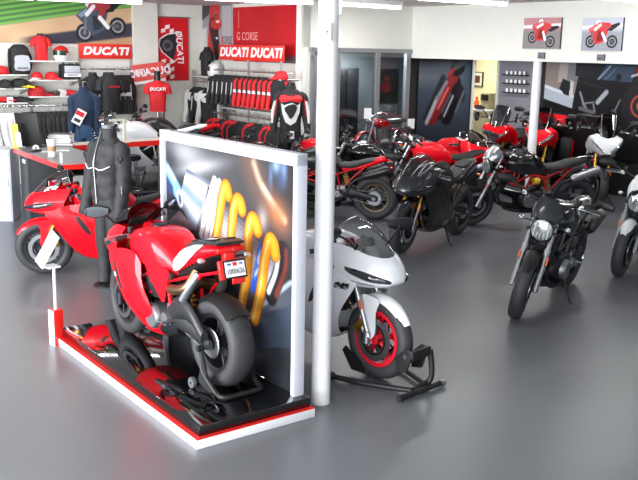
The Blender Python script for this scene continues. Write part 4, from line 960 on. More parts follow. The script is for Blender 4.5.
# low black step that carries the two bikes by the counter
l, a = at_Y(96, 14.2, 186, 1.04, .2)
st = thing('display_step', 'low black display step behind the red edged table', 'plinth', flat(aty(128, 170, 14.7)), AZW)
q = MB(); q.box((0.1, .05, .1), (3.0, 1.9, .2)); q.build('body', MATTE, st, bevel=.01); q = MB(); q.box((.1, -.905, .15), (2.98, .01, .03)); q.build('edge_strip', STEEL, st)
sport('white sports motorcycle on the step behind the red edged table', l, a, WHITE, 0, -.05, DALU, CLEAR)
l, a = at_Y(122, 15.25, 184, 1.04, .2); naked('black and red roadster behind the white sports bike under the mirrored sign', l, a, MATTE, BRED, 0, tailp=RED, can=MATTE)
# ------------------------------------------------------------------ small vintage motorcycle on a display block
vp = flat(aty(384, 120, 15.5)); va = math.radians(228)
blk = thing('display_block', 'tall black display block under the small vintage motorcycle', 'plinth', vp, va)
q = MB(); q.box((0, 0, .25), (1.25, .36, .5)); q.build('body', blackw, blk, bevel=.01); q = MB(); q.box((0, 0, .505), (1.27, .38, .02)); q.build('top', MATTE, blk)
vb = thing('vintage_motorcycle', 'small red vintage motorcycle with white price cards on a display block', 'motorcycle', vp + V((0, 0, .515)), va); vb.scale = (.92,) * 3
MAROON = mat('maroon_frame_paint', (150, 20, 26), .3, 0, .5, .05)
for x, nm in ((.58, 'front_wheel'), (-.58, 'rear_wheel')):
    q = MB(); q.lathe([(.235, -.03), (.255, -.03), (.245, 0), (.255, .03), (.235, .03)], (x, 0, .3), n=32, closed=True); q.lathe([(.01, -.06), (.05, -.05), (.05, .05), (.01, .06)], (x, 0, .3), n=14)
    for i in range(20):
        t = 2 * PI * i / 20; q.tube([(x + .05 * math.cos(t), .03 * (-1) ** i, .3 + .05 * math.sin(t)), (x + .24 * math.cos(t + .2), 0, .3 + .24 * math.sin(t + .2))], .003, 4)
    o = q.build(nm, CHROME, vb)
    q = MB(); q.lathe([(.25, -.026), (.275, -.034), (.3, 0), (.275, .034), (.25, .026)], (x, 0, .3), n=36, closed=True); q.build('tyre', RUBBER, o)
    q = MB(); q.grid([[V((x + (.32 - .02 * t * t) * math.cos(al), .045 * t, .3 + (.32 - .02 * t * t) * math.sin(al))) for t in (-1, -.5, 0, .5, 1)] for al in [math.radians((30 if x > 0 else 10) + 12 * k) for k in range(12)]]); q.build('mudguard', CHROME if x < 0 else MAROON, vb, solid=.003)
q = MB(); q.tube([(.36, 0, .78), (.30, 0, .42), (.1, 0, .30), (-.15, 0, .32), (-.2, 0, .62), (.34, 0, .74)], .02, 8)
for s in (-1, 1): q.tube([(-.18, s * .07, .36), (-.58, s * .07, .3)], .014, 6); q.tube([(-.2, s * .05, .62), (-.6, s * .07, .58)], .012, 6)
q.build('frame', MAROON, vb)
for s in (-1, 1):
    q = MB(); q.tube([(.58, s * .06, .3), (.40, s * .07, .80)], [.018, .02], 8); q.build('fork_leg', CHROME, vb); q = MB(); q.tube([(-.5, s * .1, .34), (-.42, s * .09, .62)], .022, 8); q.build('rear_shock', CHROME, vb)
q = MB(); q.ell([(.34, 0, .74, .03, .03), (.26, 0, .75, .10, .085), (.1, 0, .735, .11, .09), (-.1, 0, .70, .07, .06), (-.15, 0, .69, .03, .03)], 16, 3); tk = q.build('fuel_tank', MAROON, vb)
q = MB()
for s in (-1, 1): q.panel([(.28, .75), (.2, .80), (.05, .78), (-.02, .73), (.1, .69), (.22, .69)], lambda x, z: s * .112, .004, .04)
q.build('chrome_flank', CHROME, tk)
q = MB(); q.ell([(-.1, 0, .74, .07, .03), (-.3, 0, .75, .11, .045), (-.55, 0, .765, .11, .045), (-.66, 0, .77, .06, .02)], 14, 3); sq = q.build('seat', SEATM, vb)
q = MB(); q.box((-.32, 0, .798), (.26, .14, .006), Matrix.Rotation(.03, 3, 'Y')); q.build('seat_card', PAPER, sq)
q = MB(); q.ell([(-.12, 0, .36, .08, .08), (.02, 0, .36, .11, .11), (.16, 0, .38, .08, .08)], 14, 2); e = q.build('engine', ALU, vb)
q = MB(); q.tube([(.1, 0, .42), (.16, 0, .64)], .055, 12)
for i in range(6): q.lathe([(.05, -.004), (.085, -.004), (.085, .004), (.05, .004)], (.11 + .009 * i, 0, .47 + .03 * i), (.06, 0, .22), 14, True)
q.build('cylinder', ALU, e)
q = MB(); q.tube([(.2, -.05, .58), (.28, -.1, .44), (.1, -.13, .24), (-.2, -.14, .24), (-.75, -.14, .28)], [.016, .016, .018, .03, .03], 10, 4); q.build('exhaust_pipe', CHROME, vb)
q = MB(); q.tube([(.28, -.3, .93), (.34, -.2, .96), (.40, 0, .88), (.34, .2, .96), (.28, .3, .93)], .011, 8, 4); q.build('handlebar', CHROME, vb)
q = MB(); q.lathe([(0, -.1), (.06, -.07), (.075, 0), (.06, .02), (0, .03)], (.48, 0, .80), (1, 0, 0), 18); q.build('headlight', CHROME, vb)
for nm, p_, r_ in (('front_card', (.62, .1, .95), .5), ('rear_card', (-.68, .14, .70), .5)):
    q = MB(); q.box((0, 0, 0), (.17, .008, .19)); q.v = [Matrix.Rotation(-.2, 3, 'Z') @ v + V(p_) for v in q.v]; q.build(nm, PAPER, vb)
# ------------------------------------------------------------------ clothing
CBLK = mat('black_jacket_fabric', (27, 27, 30), .75, noise=.2, scale=40, bump=.25); CWHT = mat('white_jacket_panel', (214, 214, 212), .6, noise=.04, scale=30)
CRED = mat('red_jersey_fabric', (206, 24, 32), .7, noise=.08, scale=30, bump=.15); CNAVY = mat('navy_softshell_fabric', (22, 42, 70), .75, noise=.12, scale=30, bump=.2)
CJEAN = mat('blue_denim', (52, 80, 112), .85, noise=.18, scale=60, bump=.2); CGREY = mat('charcoal_textile', (40, 40, 42), .7, noise=.3, scale=13, bump=1.0); BUSTM = mat('black_bust_plastic', (18, 18, 20), .4, noise=.1); GREYN = mat('grey_mannequin_foam', (112, 116, 116), .6, noise=.06)
HANGM = mat('hanger_metal', (150, 150, 152), .3, .9, noise=.05)
def garment(name, label, cat, loc, rz, body, sleeve=None, sl='long', group=None, fold=.0, panel=None, band=None, stripe=None, coll=None, zs=1.0, fat=1.0, hang=False, spread=.075, bend=.05):
    t = thing(name, label, cat, loc, rz, group)
    q = MB(); q.ell([(.0, 0, 0, .17 * fat, .105 * fat), (.12, 0, 0, .165 * fat, .11 * fat), (.34, 0, 0, .185 * fat, .122 * fat), (.5, 0, .01, .19 * fat, .105 * fat), (.58, 0, .02, .14 * fat, .08 * fat), (.62, 0, .02, .075 * fat, .062 * fat)], 28, 4, ax='z', e=2.4, caps=True)
    for i, v in enumerate(q.v): v.y += .012 * math.sin(v.x * 26 + v.z * 9) * (1 - v.z) ; v.z *= zs
    b = q.build('body', body, t)
    for s in (-1, 1):
        q = MB(); x = .17 * fat
        if sl == 'long': q.tube([(s * (x - .04), .015, .53 * zs), (s * (x + .035), .015, .48 * zs), (s * (x + spread * .6), -.005, .28 * zs), (s * (x + spread), -bend, .08 * zs), (s * (x + spread), -bend - .02, -.03 * zs)], [.06, .072, .064, .056, .045], 14, 4)
        else: q.tube([(s * (x - .04), .015, .53 * zs), (s * (x + .03), .015, .49 * zs), (s * (x + .055), .0, .35 * zs)], [.06, .07, .07], 14, 3)
        so_ = q.build('sleeve', sleeve or body, t)
        if stripe:
            q = MB(); q.tube([(s * (x + .045), -.055, .47 * zs), (s * (x + spread * .6 + .02), -.058, .28 * zs), (s * (x + spread + .012), -bend - .04, .06 * zs)], [.011, .014, .01], 8, 4); q.build('sleeve_stripe', stripe, so_)
        if band: q = MB(); q.tube([(s * (x + spread * .5), 0, .33 * zs), (s * (x + spread * .62), -.005, .27 * zs)], [.07, .067], 14); q.build('arm_band', band, so_)
    if coll: q = MB(); q.ell([(.585, 0, .02, .09, .07), (.62, 0, .02, .082, .066), (.665, 0, .025, .075, .062), (.67, 0, .025, .065, .05)], 20, 2, ax='z'); q.v = [V((v.x, v.y, v.z * zs)) for v in q.v]; q.build('collar', coll, t)
    if panel: q = MB(); q.panel([(-.16, .52), (.16, .52), (.13, .40), (.0, .36), (-.13, .40)], lambda x, z: -.125 * fat + .9 * x * x + (.04 if z > .45 else 0), .012, .04, 2); q.v = [V((v.x, v.y, v.z * zs)) for v in q.v]; q.build('chest_panel', panel, t)
    if hang:
        q = MB(); q.tube([(-.15 * fat, .02, .54 * zs), (0, .02, .62 * zs), (.15 * fat, .02, .54 * zs)], .008, 6, 3); hz = .62 * zs; q.tube([(0, .02, hz), (0, .02, hz + .08), (.02, .02, hz + .12), (.0, .02, hz + .145), (-.025, .02, hz + .12)], .004, 6, 3); q.build('hanger', HANGM, t)
    return t
def neck(parent_loc, rz, m, label, z0=.6, h=.14, pole=None, cat='mannequin', base=None):
    t = thing('display_bust', label, cat, parent_loc, rz)
    q = MB(); q.ell([(z0 - .05, 0, .02, .06, .055), (z0 + h * .5, 0, .02, .055, .052), (z0 + h, 0, .015, .058, .054), (z0 + h + .008, 0, .015, .03, .03)], 16, 3, ax='z'); q.build('neck', m, t)
    if pole: q = MB(); q.tube([(0, .02, -pole), (0, .02, .05)], .018, 8); q.build('pole', HANGM, t); q = MB(); q.lathe([(0, .02), (.13, .015), (.14, 0), (0, 0)], (0, .02, -pole), (0, 0, 1), 20); q.build('stand_base', HANGM, t)
    return t
def trousers(name, label, loc, rz, m, h=.85, cat='trousers', knee=None, waist=True):
    t = thing(name, label, cat, loc, rz)
    q = MB(); q.ell([(h - .2, 0, 0, .17, .10), (h - .08, 0, 0, .175, .11), (h, 0, 0, .155, .10), (h + .01, 0, 0, .13, .08)], 20, 3, ax='z'); q.build('waist', m, t)
    for s in (-1, 1):
        q = MB(); q.tube([(s * .085, 0, h - .12), (s * .095, -.005, h * .5), (s * .1, .01, h * .25), (s * .1, 0, .01)], [.09, .085, .07, .066, .07], 14, 5)
        for v in q.v: v.y += .006 * math.sin(v.z * 40 + v.x * 30)
        q.build('leg', m, t)
    return t
def LWp(px, py, out=0): n = V((W.y, -W.x, 0)); return onp(px, py, PL + n * out, W)
def RWp(px, py, out=0): n = V((U.y, -U.x, 0)); return onp(px, py, C1 + n * out, U)
# the jacket mannequin standing behind the plinth
mp = fl(111, 285); ma = math.radians(-38); Zt = 1.0
mt = thing('mannequin', 'grey headless mannequin wearing the black textile jacket behind the plinth', 'mannequin', mp, ma)
q = MB(); q.ell([(1.48, 0, .02, .06, .055), (1.57, 0, .02, .058, .054), (1.64, .0, .02, .062, .056), (1.645, 0, .02, .03, .03)], 18, 3, ax='z'); q.build('neck', GREYN, mt)
q = MB(); q.lathe([(0, .02), (.17, .018), (.18, 0), (0, 0)], (0, 0, 0), (0, 0, 1), 28); q.build('base', MATTE, mt)
trousers('motorcycle_trousers', 'black textile riding trousers on the mannequin behind the plinth', mp + V((0, 0, .02)), ma, CGREY, .95)
jk = thing('textile_jacket', 'black textile riding jacket with white chest piping on the mannequin', 'jacket', mp + V((0, 0, .875)), ma)
q = MB(); q.ell([(.0, 0, 0, .185, .135), (.1, 0, 0, .18, .135), (.25, 0, 0, .185, .145), (.42, 0, 0, .205, .15), (.55, 0, .01, .195, .12), (.62, 0, .02, .14, .09), (.66, 0, .02, .09, .075)], 40, 6, ax='z', e=2.3)
for v in q.v: v.y += .008 * math.sin(v.x * 30 + v.z * 21) + .006 * math.sin(v.z * 52)
jb = q.build('body', CGREY, jk)
for s in (-1, 1):
    q = MB(); q.tube([(s * .15, .02, .56), (s * .205, .02, .52), (s * .25, .0, .28), (s * .262, -.05, .05), (s * .26, -.10, -.12)], [.065, .085, .078, .07, .056], 18, 8)
    for v in q.v: v.x += .007 * math.sin(v.z * 44 + v.y * 30)
    sl_ = q.build('sleeve', CGREY, jk)
    q = MB(); q.tube([(s * .26, -.10, -.115), (s * .259, -.106, -.15)], .058, 16); q.build('cuff', CBLK, sl_)
    q = MB(); q.ell([(-.035, 0, 0, .003, .004), (0, 0, 0, .006, .045), (.035, 0, 0, .003, .004)], 8, 2); q.v = [v + V((s * .265, -.062, .46)) for v in q.v]; q.build('shoulder_badge', PLAST, sl_)
    q = MB(); q.tube([(s * .305, -.075, .20), (s * .318, -.085, .12)], .007, 6); q.build('reflector', mat('grey_reflective_tape', (110, 110, 112), .4), sl_)
q = MB(); q.ell([(.64, 0, .02, .105, .083), (.69, 0, .02, .098, .08), (.735, 0, .025, .095, .078), (.74, 0, .025, .085, .068)], 24, 3, ax='z'); q.build('collar', CGREY, jk)
q = MB()
for s in (-1, 1): q.tube([(s * .02, -.168, .36), (s * .10, -.160, .345), (s * .19, -.12, .385)], .006, 6, 4)
q.build('chest_piping', CWHT, jk); q = MB(); q.tube([(0, -.148, .0), (0, -.16, .25), (0, -.166, .42), (0, -.11, .60), (0, -.06, .72)], .007, 6, 4); q.build('zip', HANGM, jk)
# ------------------------------------------------------------------ left wall: poster, sign, shelves
def flat_board(name, label, cat, a, b, pt, rz, m=None, n=150, d=.02, group=None, zmax=9):
    A = pt(*a); B = pt(*b); B.z = min(B.z, zmax); w = math.hypot(B.x - A.x, B.y - A.y); return board(name, label, cat, A, rz, w, B.z - A.z, d, m, n, group)
def bike_print(p, cx, cy, L, body, rot=0, rider=(200, 40, 46), dark=(26, 26, 30)):
    """a printed side view of a racing bike, L long, nose to the left"""
    c, s = math.cos(rot), math.sin(rot)
    def T(x, y): return (cx + (x * c - y * s) * L, cy + (x * s + y * c) * L)
    for x, y in ((-.34, 0), (.34, 0)):
        p.mix(p.ell(*T(x, y), .17 * L, .17 * L), dark); p.mix(p.ell(*T(x, y), .12 * L, .12 * L), (150, 150, 156)); p.mix(p.ell(*T(x, y), .085 * L, .085 * L), (58, 58, 64)); p.mix(p.ell(*T(x, y), .03 * L, .03 * L), (170, 170, 176))
    def P(pts, col): p.mix(p.poly([T(*q) for q in pts]), col)
    P([(-.44, .34), (-.2, .46), (.05, .40), (.2, .28), (.05, -.02), (-.2, -.08), (-.3, .12)], body); P([(-.12, .28), (.12, .24), (.02, .02), (-.16, .0)], tuple(int(v * .6) for v in body)); P([(-.4, .34), (-.2, .44), (-.2, .36), (-.34, .28)], tuple(min(255, int(v * 1.4 + 40)) for v in body))
    P([(.1, .3), (.2, .42), (.52, .50), (.56, .44), (.3, .28)], dark); p.mix(p.seg(T(-.34, 0), T(-.24, .32), .025 * L), (110, 112, 120)); p.mix(p.seg(T(.08, .08), T(.34, 0), .03 * L), (90, 90, 96))
    p.mix(p.ell(*T(-.13, .50), .08 * L, .075 * L), (236, 236, 240)); p.mix(p.seg(T(-.1, .43), T(.2, .42), .075 * L, .08 * L), rider); p.mix(p.seg(T(.18, .42), T(.02, .22), .06 * L, .05 * L), rider); p.mix(p.seg(T(.02, .22), T(.14, .02), .04 * L), (240, 240, 244)); p.mix(p.seg(T(-.06, .44), T(-.22, .32), .04 * L), (240, 238, 240))
t, p = flat_board('race_poster', 'wide race poster of a blue sports bike on a track with green stripes', 'poster', (-40, 41.5), (131, -2), lambda x, y: LWp(x, y, .02), AZW, None, 330, .02)
w, h = p.w, p.h; X, Y = p.x / w, p.y / h
p.c[:] = p.grad((196, 160, 122), (214, 186, 150), p.noise(9, 1)); p.mix(np.clip((Y - .46 - .32 * X) * 30, 0, 1), (110, 116, 92)); up_ = np.clip((Y - .18 - .62 * X) * 30, 0, 1)
g_ = p.grad((78, 120, 70), (110, 178, 76), np.clip(.5 + .8 * np.sin((Y - .62 * X) * 62), 0, 1)); p.mix(up_, g_)
p.mix(np.clip((Y - .66 - .52 * X) * 14, 0, 1), p.grad((112, 112, 92), (150, 146, 126), p.noise(14, 2))); p.mix(np.clip((.36 - Y + .55 * (X - .75)) * 20, 0, 1) * np.clip((X - .3) * 8, 0, 1), (52, 52, 66)); p.mix(np.clip((.1 - Y + .5 * (X - .78)) * 20, 0, 1) * (X > .5), (186, 150, 112))
bike_print(p, .805 * w, .31 * h, .31 * w, (70, 82, 98), .2, (168, 56, 60)); p.build('print', t, -.012)
def sign(label, a, b, pt, rz, s, n, sx_, name='wall_sign', size=.70, flip=False, m=None, extra=None):
    A = pt(*a); B = pt(*b); w_ = math.hypot(B.x - A.x, B.y - A.y); h_ = B.z - A.z
    t = thing(name, label, 'sign', A, rz); q = MB(); q.box((w_ / 2, 0, h_ / 2), (w_, .03, h_)); q.build('backing', m or mat('red_sign_face', (222, 46, 36), .4, noise=.02), t, bevel=.003)
    for i in range(n):
        M_ = Matrix.Translation((w_ * (i + .5) / n, -.016, h_ * .5)) @ RX
        if flip: M_ = M_ @ Matrix.Rotation(PI, 4, 'Z')
        if flip == 2: M_ = Matrix.Translation((w_ * (i + .5) / n, -.016, h_ * .5)) @ Matrix.Diagonal((-1, 1, 1, 1)) @ RX
        text('lettering', s, h_ * size, PAPER, t, M_, .22, h_ * .035, .003, sx_)
    return t, w_, h_
sign('red sign with white capitals on the left wall beside the race poster corner', (79, 58.5), (131, 44.5), lambda x, y: LWp(x, y, .05), AZW, 'DUCATI', 1, 1.2)
shm = mat('white_shelf_laminate', (206, 206, 202), .5, noise=.03); upm = mat('shelf_upright_steel', (170, 170, 168), .45, .3, noise=.04)
def shelf(label, x0_, x1_, yy, pt, rz, d=.3):
    A = pt(x0_, yy, d); B = pt(x1_, yy, d); L = math.hypot(B.x - A.x, B.y - A.y); t = thing('wall_shelf', label, 'shelf', A, rz); q = MB(); q.box((L / 2, d / 2, -.012), (L, d, .024)); q.build('board', shm, t, bevel=.003)
    for s in (.06, .94): q = MB(); q.panel([(0.02, -.02), (d - .02, -.02), (d - .02, -.12)], lambda x, z: 0, .01, .1, 0); q.v = [V((L * s, v.x, v.z)) + V((v.y, 0, 0)) for v in q.v]; q.build('bracket', upm, t)
    return t, A.z, L
SH = {}
for k, lab, x0_, x1_, yy in (('a1', 'top shelf left of the red T-shirt, under the backpack', -22, 28, 74.5), ('a2', 'middle shelf of the left bay, under the dark caps', -22, 28, 88.5), ('a3', 'lower shelf of the left bay, under flat folded gear', -22, 28, 103.5),
                           ('b1', 'top shelf under the red T-shirt and tricolour helmet', 30.5, 78, 60.5), ('b2', 'middle shelf of the second bay, under two red caps', 30.5, 78, 80), ('b3', 'lower shelf of the second bay, under gloves and sunglasses', 30.5, 78, 96.5)):
    SH[k] = shelf(lab, x0_, x1_, yy, LWp, AZW)
for px, lab in ((29.5, 'steel wall upright between the two shelf bays'), (79.5, 'steel wall upright between shelves and jacket rail'), (131, 'steel wall upright at the right end of the jacket rail')):
    A = flat(LWp(px, 80, .03)); q = MB(); q.box((0, 0, 1.1), (.03, .03, 2.2)); o = q.build('shelf_upright', upm); place(o, A, AZW); tag(o, lab, 'upright')
def on_shelf(px, k, out=.17): A = LWp(px, 80, out); A.z = SH[k][1] + .001; return A
def cap_obj(label, loc, rz, m, brim=None, sc=1.0, group=None):
    t = thing('cap', label, 'cap', loc, rz, group); q = MB(); q.ell([(.0, 0, 0, .085, .1), (.05, 0, 0, .086, .1), (.095, 0, .005, .06, .075), (.115, 0, .01, .015, .02)], 18, 4, ax='z'); q.build('crown', m, t)
    q = MB(); q.surf([[V((-.085, -.05, .015)), V((-.05, -.13, .0)), V((0, -.18, -.0))], [V((0, -.085, .03)), V((0, -.14, .028)), V((0, -.19, .012))], [V((.085, -.05, .015)), V((.05, -.13, .0)), V((0, -.18, -.0))]], 5, 4); q.v = [V((v.x, v.y, max(v.z, .001))) for v in q.v]; q.build('peak', brim or m, t, solid=.004)
    q = MB(); q.lathe([(0, .006), (.01, .003), (.011, 0)], (0, .01, .113), (0, 0, 1), 10); q.build('button', m, t); t.scale = (sc,) * 3; return t
def helmet(label, loc, rz, top, low, vis=BLACKP):
    t = thing('helmet', label, 'helmet', loc, rz); q = MB(); q.ell([(.0, 0, 0, .10, .115), (.06, 0, -.005, .12, .14), (.14, 0, .0, .125, .145), (.21, 0, .01, .10, .115), (.25, 0, .015, .04, .05), (.256, 0, .015, .01, .01)], 24, 5, ax='z')
    sh = q.build('shell', low, t); q = MB(); q.ell([(.13, 0, .0, .128, .148), (.16, 0, .0, .126, .146), (.215, 0, .01, .102, .117), (.253, 0, .015, .042, .052), (.26, 0, .015, .01, .01)], 24, 4, ax='z'); q.build('crown_colour', top, sh)
    q = MB(); g = [[V((.131 * math.sin(al), -.15 * math.cos(al) - .0, z)) for al in [(-1.25 + 2.5 * j / 12) for j in range(13)]] for z in (.09, .12, .16, .175)]; q.grid(g); q.build('visor', vis, t, solid=.004)
    q = MB(); q.ell([(0, 0, -.06, .075, .07), (.05, 0, -.075, .085, .078), (.08, 0, -.075, .08, .076)], 16, 3, ax='z'); q.build('chin_bar', low, t); return t
cap_obj('red cap on the left end of the top shelf beside the backpack', on_shelf(2, 'a1'), AZW - .9, CRED, sc=1.25)
bp_ = thing('backpack', 'black backpack with silver front panel standing on the top shelf', 'backpack', on_shelf(20.5, 'a1', .16), AZW + .05)
q = MB(); q.ell([(.0, 0, 0, .15, .09), (.05, 0, 0, .165, .11), (.25, 0, 0, .17, .115), (.42, 0, 0, .15, .10), (.49, 0, 0, .09, .06), (.5, 0, 0, .03, .02)], 24, 4, ax='z', e=3.2); q.build('body', CBLK, bp_)
q = MB(); q.panel([(-.12, .07), (.12, .07), (.125, .2), (.11, .31), (-.11, .31), (-.125, .2)], lambda x, z: -.118 + .3 * x * x, .01, .05, 2); pf = q.build('front_panel', mat('silver_pack_fabric', (178, 182, 190), .5, noise=.08, scale=20), bp_)
text('lettering', 'DUCATI', .045, BLACKP, pf, Matrix.Translation((0, -.13, .1)) @ RX, .2, .001, .003, 1.1)
for s in (-1, 1): q = MB(); q.tube([(s * .15, .05, .42), (s * .19, -.02, .3), (s * .19, -.02, .12), (s * .15, .05, .03)], .018, 8, 4); q.build('strap', CBLK, bp_)
cap_obj('red cap with white peak on the shelf, left one of the pair', on_shelf(37, 'b2'), AZW - .7, CRED, CWHT, 1.15); cap_obj('plain red cap on the shelf beside the silver bag', on_shelf(51.5, 'b2'), AZW + .6, CRED, None, 1.15)
cap_obj('black cap on the shelf left of the black and yellow cap', on_shelf(5, 'a2'), AZW + .3, CBLK, sc=1.25); cap_obj('black cap with yellow peak on the middle shelf', on_shelf(19, 'a2'), AZW + 1.0, CBLK, mat('yellow_fabric', (222, 190, 30), .7, noise=.05), 1.35)
cap_obj('dark red cap at the left of the lower shelf beside sunglasses', on_shelf(36, 'b3'), AZW + 1.2, mat('dark_red_fabric', (168, 18, 30), .7, noise=.1), None, 1.5)
def pairs(label, name, loc, rz, m, l_=.13):
    t = thing(name, label, 'sunglasses', loc, rz)
    for s in (-1, 1): q = MB(); q.ell([(-.04, 0, 0, .006, .012), (0, 0, 0, .01, .034), (.04, 0, 0, .006, .02)], 12, 3); q.v = [v + V((s * .05, 0, .03 + .0)) for v in q.v]; q.build('lens', m, t); q = MB(); q.tube([(s * .09, 0, .035), (s * .095, .08, .034), (s * .09, .14, .012)], .005, 6, 3); q.build('temple', PLAST, t)
    q = MB(); q.tube([(-.09, 0, .05), (0, -.005, .045), (.09, 0, .05)], .005, 6); q.build('bridge', PLAST, t); t.scale = (1.45,) * 3; return t
pairs('black wraparound sunglasses on the lower shelf, nearer the dark red cap', 'sunglasses', on_shelf(49, 'b3', .24), AZW, BLACKP); pairs('brown sunglasses on the lower shelf beside the navy jacket', 'sunglasses', on_shelf(60, 'b3', .24), AZW + .2, mat('brown_lens', (70, 58, 50), .2, noise=.1))
def glove(label, loc, rz, m, cuff):
    t = thing('glove', label, 'glove', loc, rz); q = MB(); q.ell([(-.08, 0, .03, .05, .03), (0, 0, .035, .055, .03), (.05, 0, .03, .05, .024)], 12, 3); q.build('palm', m, t)
    for i in range(4): q = MB(); y = -.036 + .024 * i; q.tube([(.04, y, .03), (.1 + .012 * (i in (1, 2)), y * 1.2, .028), (.13 + .014 * (i in (1, 2)), y * 1.25, .018)], [.014, .013, .009], 8, 3); q.build('finger', m, t)
    q = MB(); q.tube([(-.03, -.045, .03), (.03, -.08, .026), (.06, -.085, .02)], [.015, .013, .01], 8, 3); q.build('thumb', m, t); q = MB(); q.tube([(-.15, 0, .032), (-.08, 0, .032)], [.045, .04], 14); q.build('cuff', cuff, t); t.scale = (1.5,) * 3; return t
glove('red and white glove lying at the right of the lower shelf', on_shelf(70, 'b3'), AZW + .2, CRED, CWHT); glove('red glove with white cuff lying on the left lower shelf', on_shelf(3, 'a3'), AZW + .1, CRED, CWHT); glove('black glove lying flat on the left lower shelf', on_shelf(20, 'a3'), AZW - .1, CBLK, CBLK)
helmet('red, white and green full face helmet on the top shelf', on_shelf(62, 'b1'), AZW - .8, CRED, WHITE, mat('green_visor', (28, 60, 44), .2, noise=.1))
bg = thing('tail_bag', 'silver and black boxy bag with lettering on the middle shelf', 'bag', on_shelf(70, 'b2', .17), AZW); q = MB(); q.box((0, 0, .14), (.34, .2, .25)); q.build('body', CBLK, bg, bevel=.02); q = MB(); q.box((.01, -.105, .18), (.28, .012, .12)); q.build('front_panel', mat('silver_pack_fabric'), bg, bevel=.004); q = MB(); q.box((.01, -.107, .08), (.3, .014, .06)); o = q.build('label_strip', PAPER, bg); text('lettering', 'DUCATI', .045, BLACKP, o, Matrix.Translation((.01, -.116, .08)) @ RX, .2, .001, .003, 1.1)
q = MB(); q.tube([(-.14, -.02, .26), (-.08, -.02, .31), (.08, -.02, .31), (.14, -.02, .26)], .012, 8, 4); q.build('handle', CBLK, bg)
q = MB(); q.box((0, 0, .05), (.1, .004, .1)); o = q.build('price_card', PAPER); place(o, on_shelf(9, 'a3', .295), AZW); tag(o, 'small white price card standing on the left lower shelf', 'card')
tb = on_shelf(42.5, 'b1', .15)
garment('tee_shirt', 'red T-shirt with small chest print on the top shelf under the race poster', 'shirt', tb, AZW, CRED, sl='short', fat=.92, coll=BUSTM).scale = (.68, .68, .68)
# rail and clothes under the shelves
def rail(label, x0_, x1_, yy, pt, rz, out=.3, r_=.014):
    A = pt(x0_, yy, out); B = pt(x1_, yy, out); L = math.hypot(B.x - A.x, B.y - A.y); t = thing('clothes_rail', label, 'rail', A, rz); q = MB(); q.tube([(0, 0, 0), (L, 0, 0)], r_, 10); q.build('tube', CHROME, t)
    for s in (.02, .98): q = MB(); q.tube([(L * s, 0, 0), (L * s, out, 0)], .01, 8); q.build('bracket', CHROME, t)
    return A, B, L
A, B, L = rail('chrome clothes rail under the left wall shelves', -20, 78, 107, LWp, AZW)
dv = (B - A).normalized()
def hung(n, s0, s1, A, dv, turn, proto, zdrop, labels=None, sc=1):
    proto.scale = (sc,) * 3; zdrop *= sc
    for i in range(n):
        s = s0 + (s1 - s0) * i / max(1, n - 1); P = A + dv * s; P = V((P.x, P.y, A.z - zdrop))
        if i == 0: place(proto, P, turn)
        else: dup(proto, P, turn + random.uniform(-.12, .12), labels)
s_ = lambda px: (flat(LWp(px, 107, .3)) - flat(A)).dot(dv)
g1 = garment('hanging_shirt', 'cream shirt hanging on the rail under the left wall shelves', 'shirt', A, 0, CWHT, group='cream shirts on the left rail', hang=True, zs=1.05, spread=.05); hung(6, s_(-16), s_(19), A, dv, AZW + 1.15, g1, .76)
g2 = garment('hanging_trousers_jacket', 'dark garment hanging on the rail under the left wall shelves', 'jacket', A, 0, CBLK, group='dark garments on the left rail', hang=True, zs=1.05, spread=.05); g2.name = 'hanging_jacket'; hung(11, s_(25), s_(74), A, dv, AZW + 1.15, g2, .76)
# jackets under the red sign
A, B, L = rail('chrome clothes rail under the red sign on the left wall', 82, 130, 69, LWp, AZW, .3); dv = (B - A).normalized()
for px, lab in ((94, 'black jacket facing out on the rail, left one under the red sign'), (108.5, 'black jacket facing out on the rail, second one under the red sign')): garment('riding_jacket', lab, 'jacket', A + dv * (flat(LWp(px, 80, .42)) - flat(A)).dot(dv) + V((W.y, -W.x, 0)) * .1 + V((0, 0, -.76)), AZW + .2, CBLK, stripe=CWHT, band=None, coll=CBLK, hang=True, zs=1.05, group=None)
g3 = garment('riding_jacket', 'black jacket with white arm bands, hung sideways in the row under the red sign', 'jacket', A, 0, CBLK, group='sideways jackets under the red sign', hang=True, band=CWHT, stripe=CWHT, zs=1.05, spread=.07); hung(5, (flat(LWp(116, 80, .3)) - flat(A)).dot(dv), (flat(LWp(129, 80, .3)) - flat(A)).dot(dv), A, dv, AZW + 1.0, g3, .76)
tl_ = A + dv * (flat(LWp(106.5, 80, .5)) - flat(A)).dot(dv) + V((W.y, -W.x, 0)) * .36; tl_.z = LWp(107, 110, .5).z
ts = garment('tee_shirt', 'black T-shirt with small red print in front of the black jackets', 'shirt', tl_, AZW + .1, CBLK, sl='short', coll=CBLK); text('print', 'DUCATI', .05, CRED, ts, Matrix.Translation((0, -.135, .42)) @ RX, .2, .001, .006, 1.1)
ro = thing('garment_stand', 'slim steel stand carrying the black T-shirt', 'stand', flat(tl_) + V((0, 0, 0)), 0); q = MB(); q.tube([(0, .02, .02), (0, .02, tl_.z + .1)], .014, 8); q.build('pole', HANGM, ro); q = MB(); q.lathe([(0, .02), (.16, .016), (.17, 0), (0, 0)], (0, .02, 0), (0, 0, 1), 20); q.build('base', HANGM, ro)
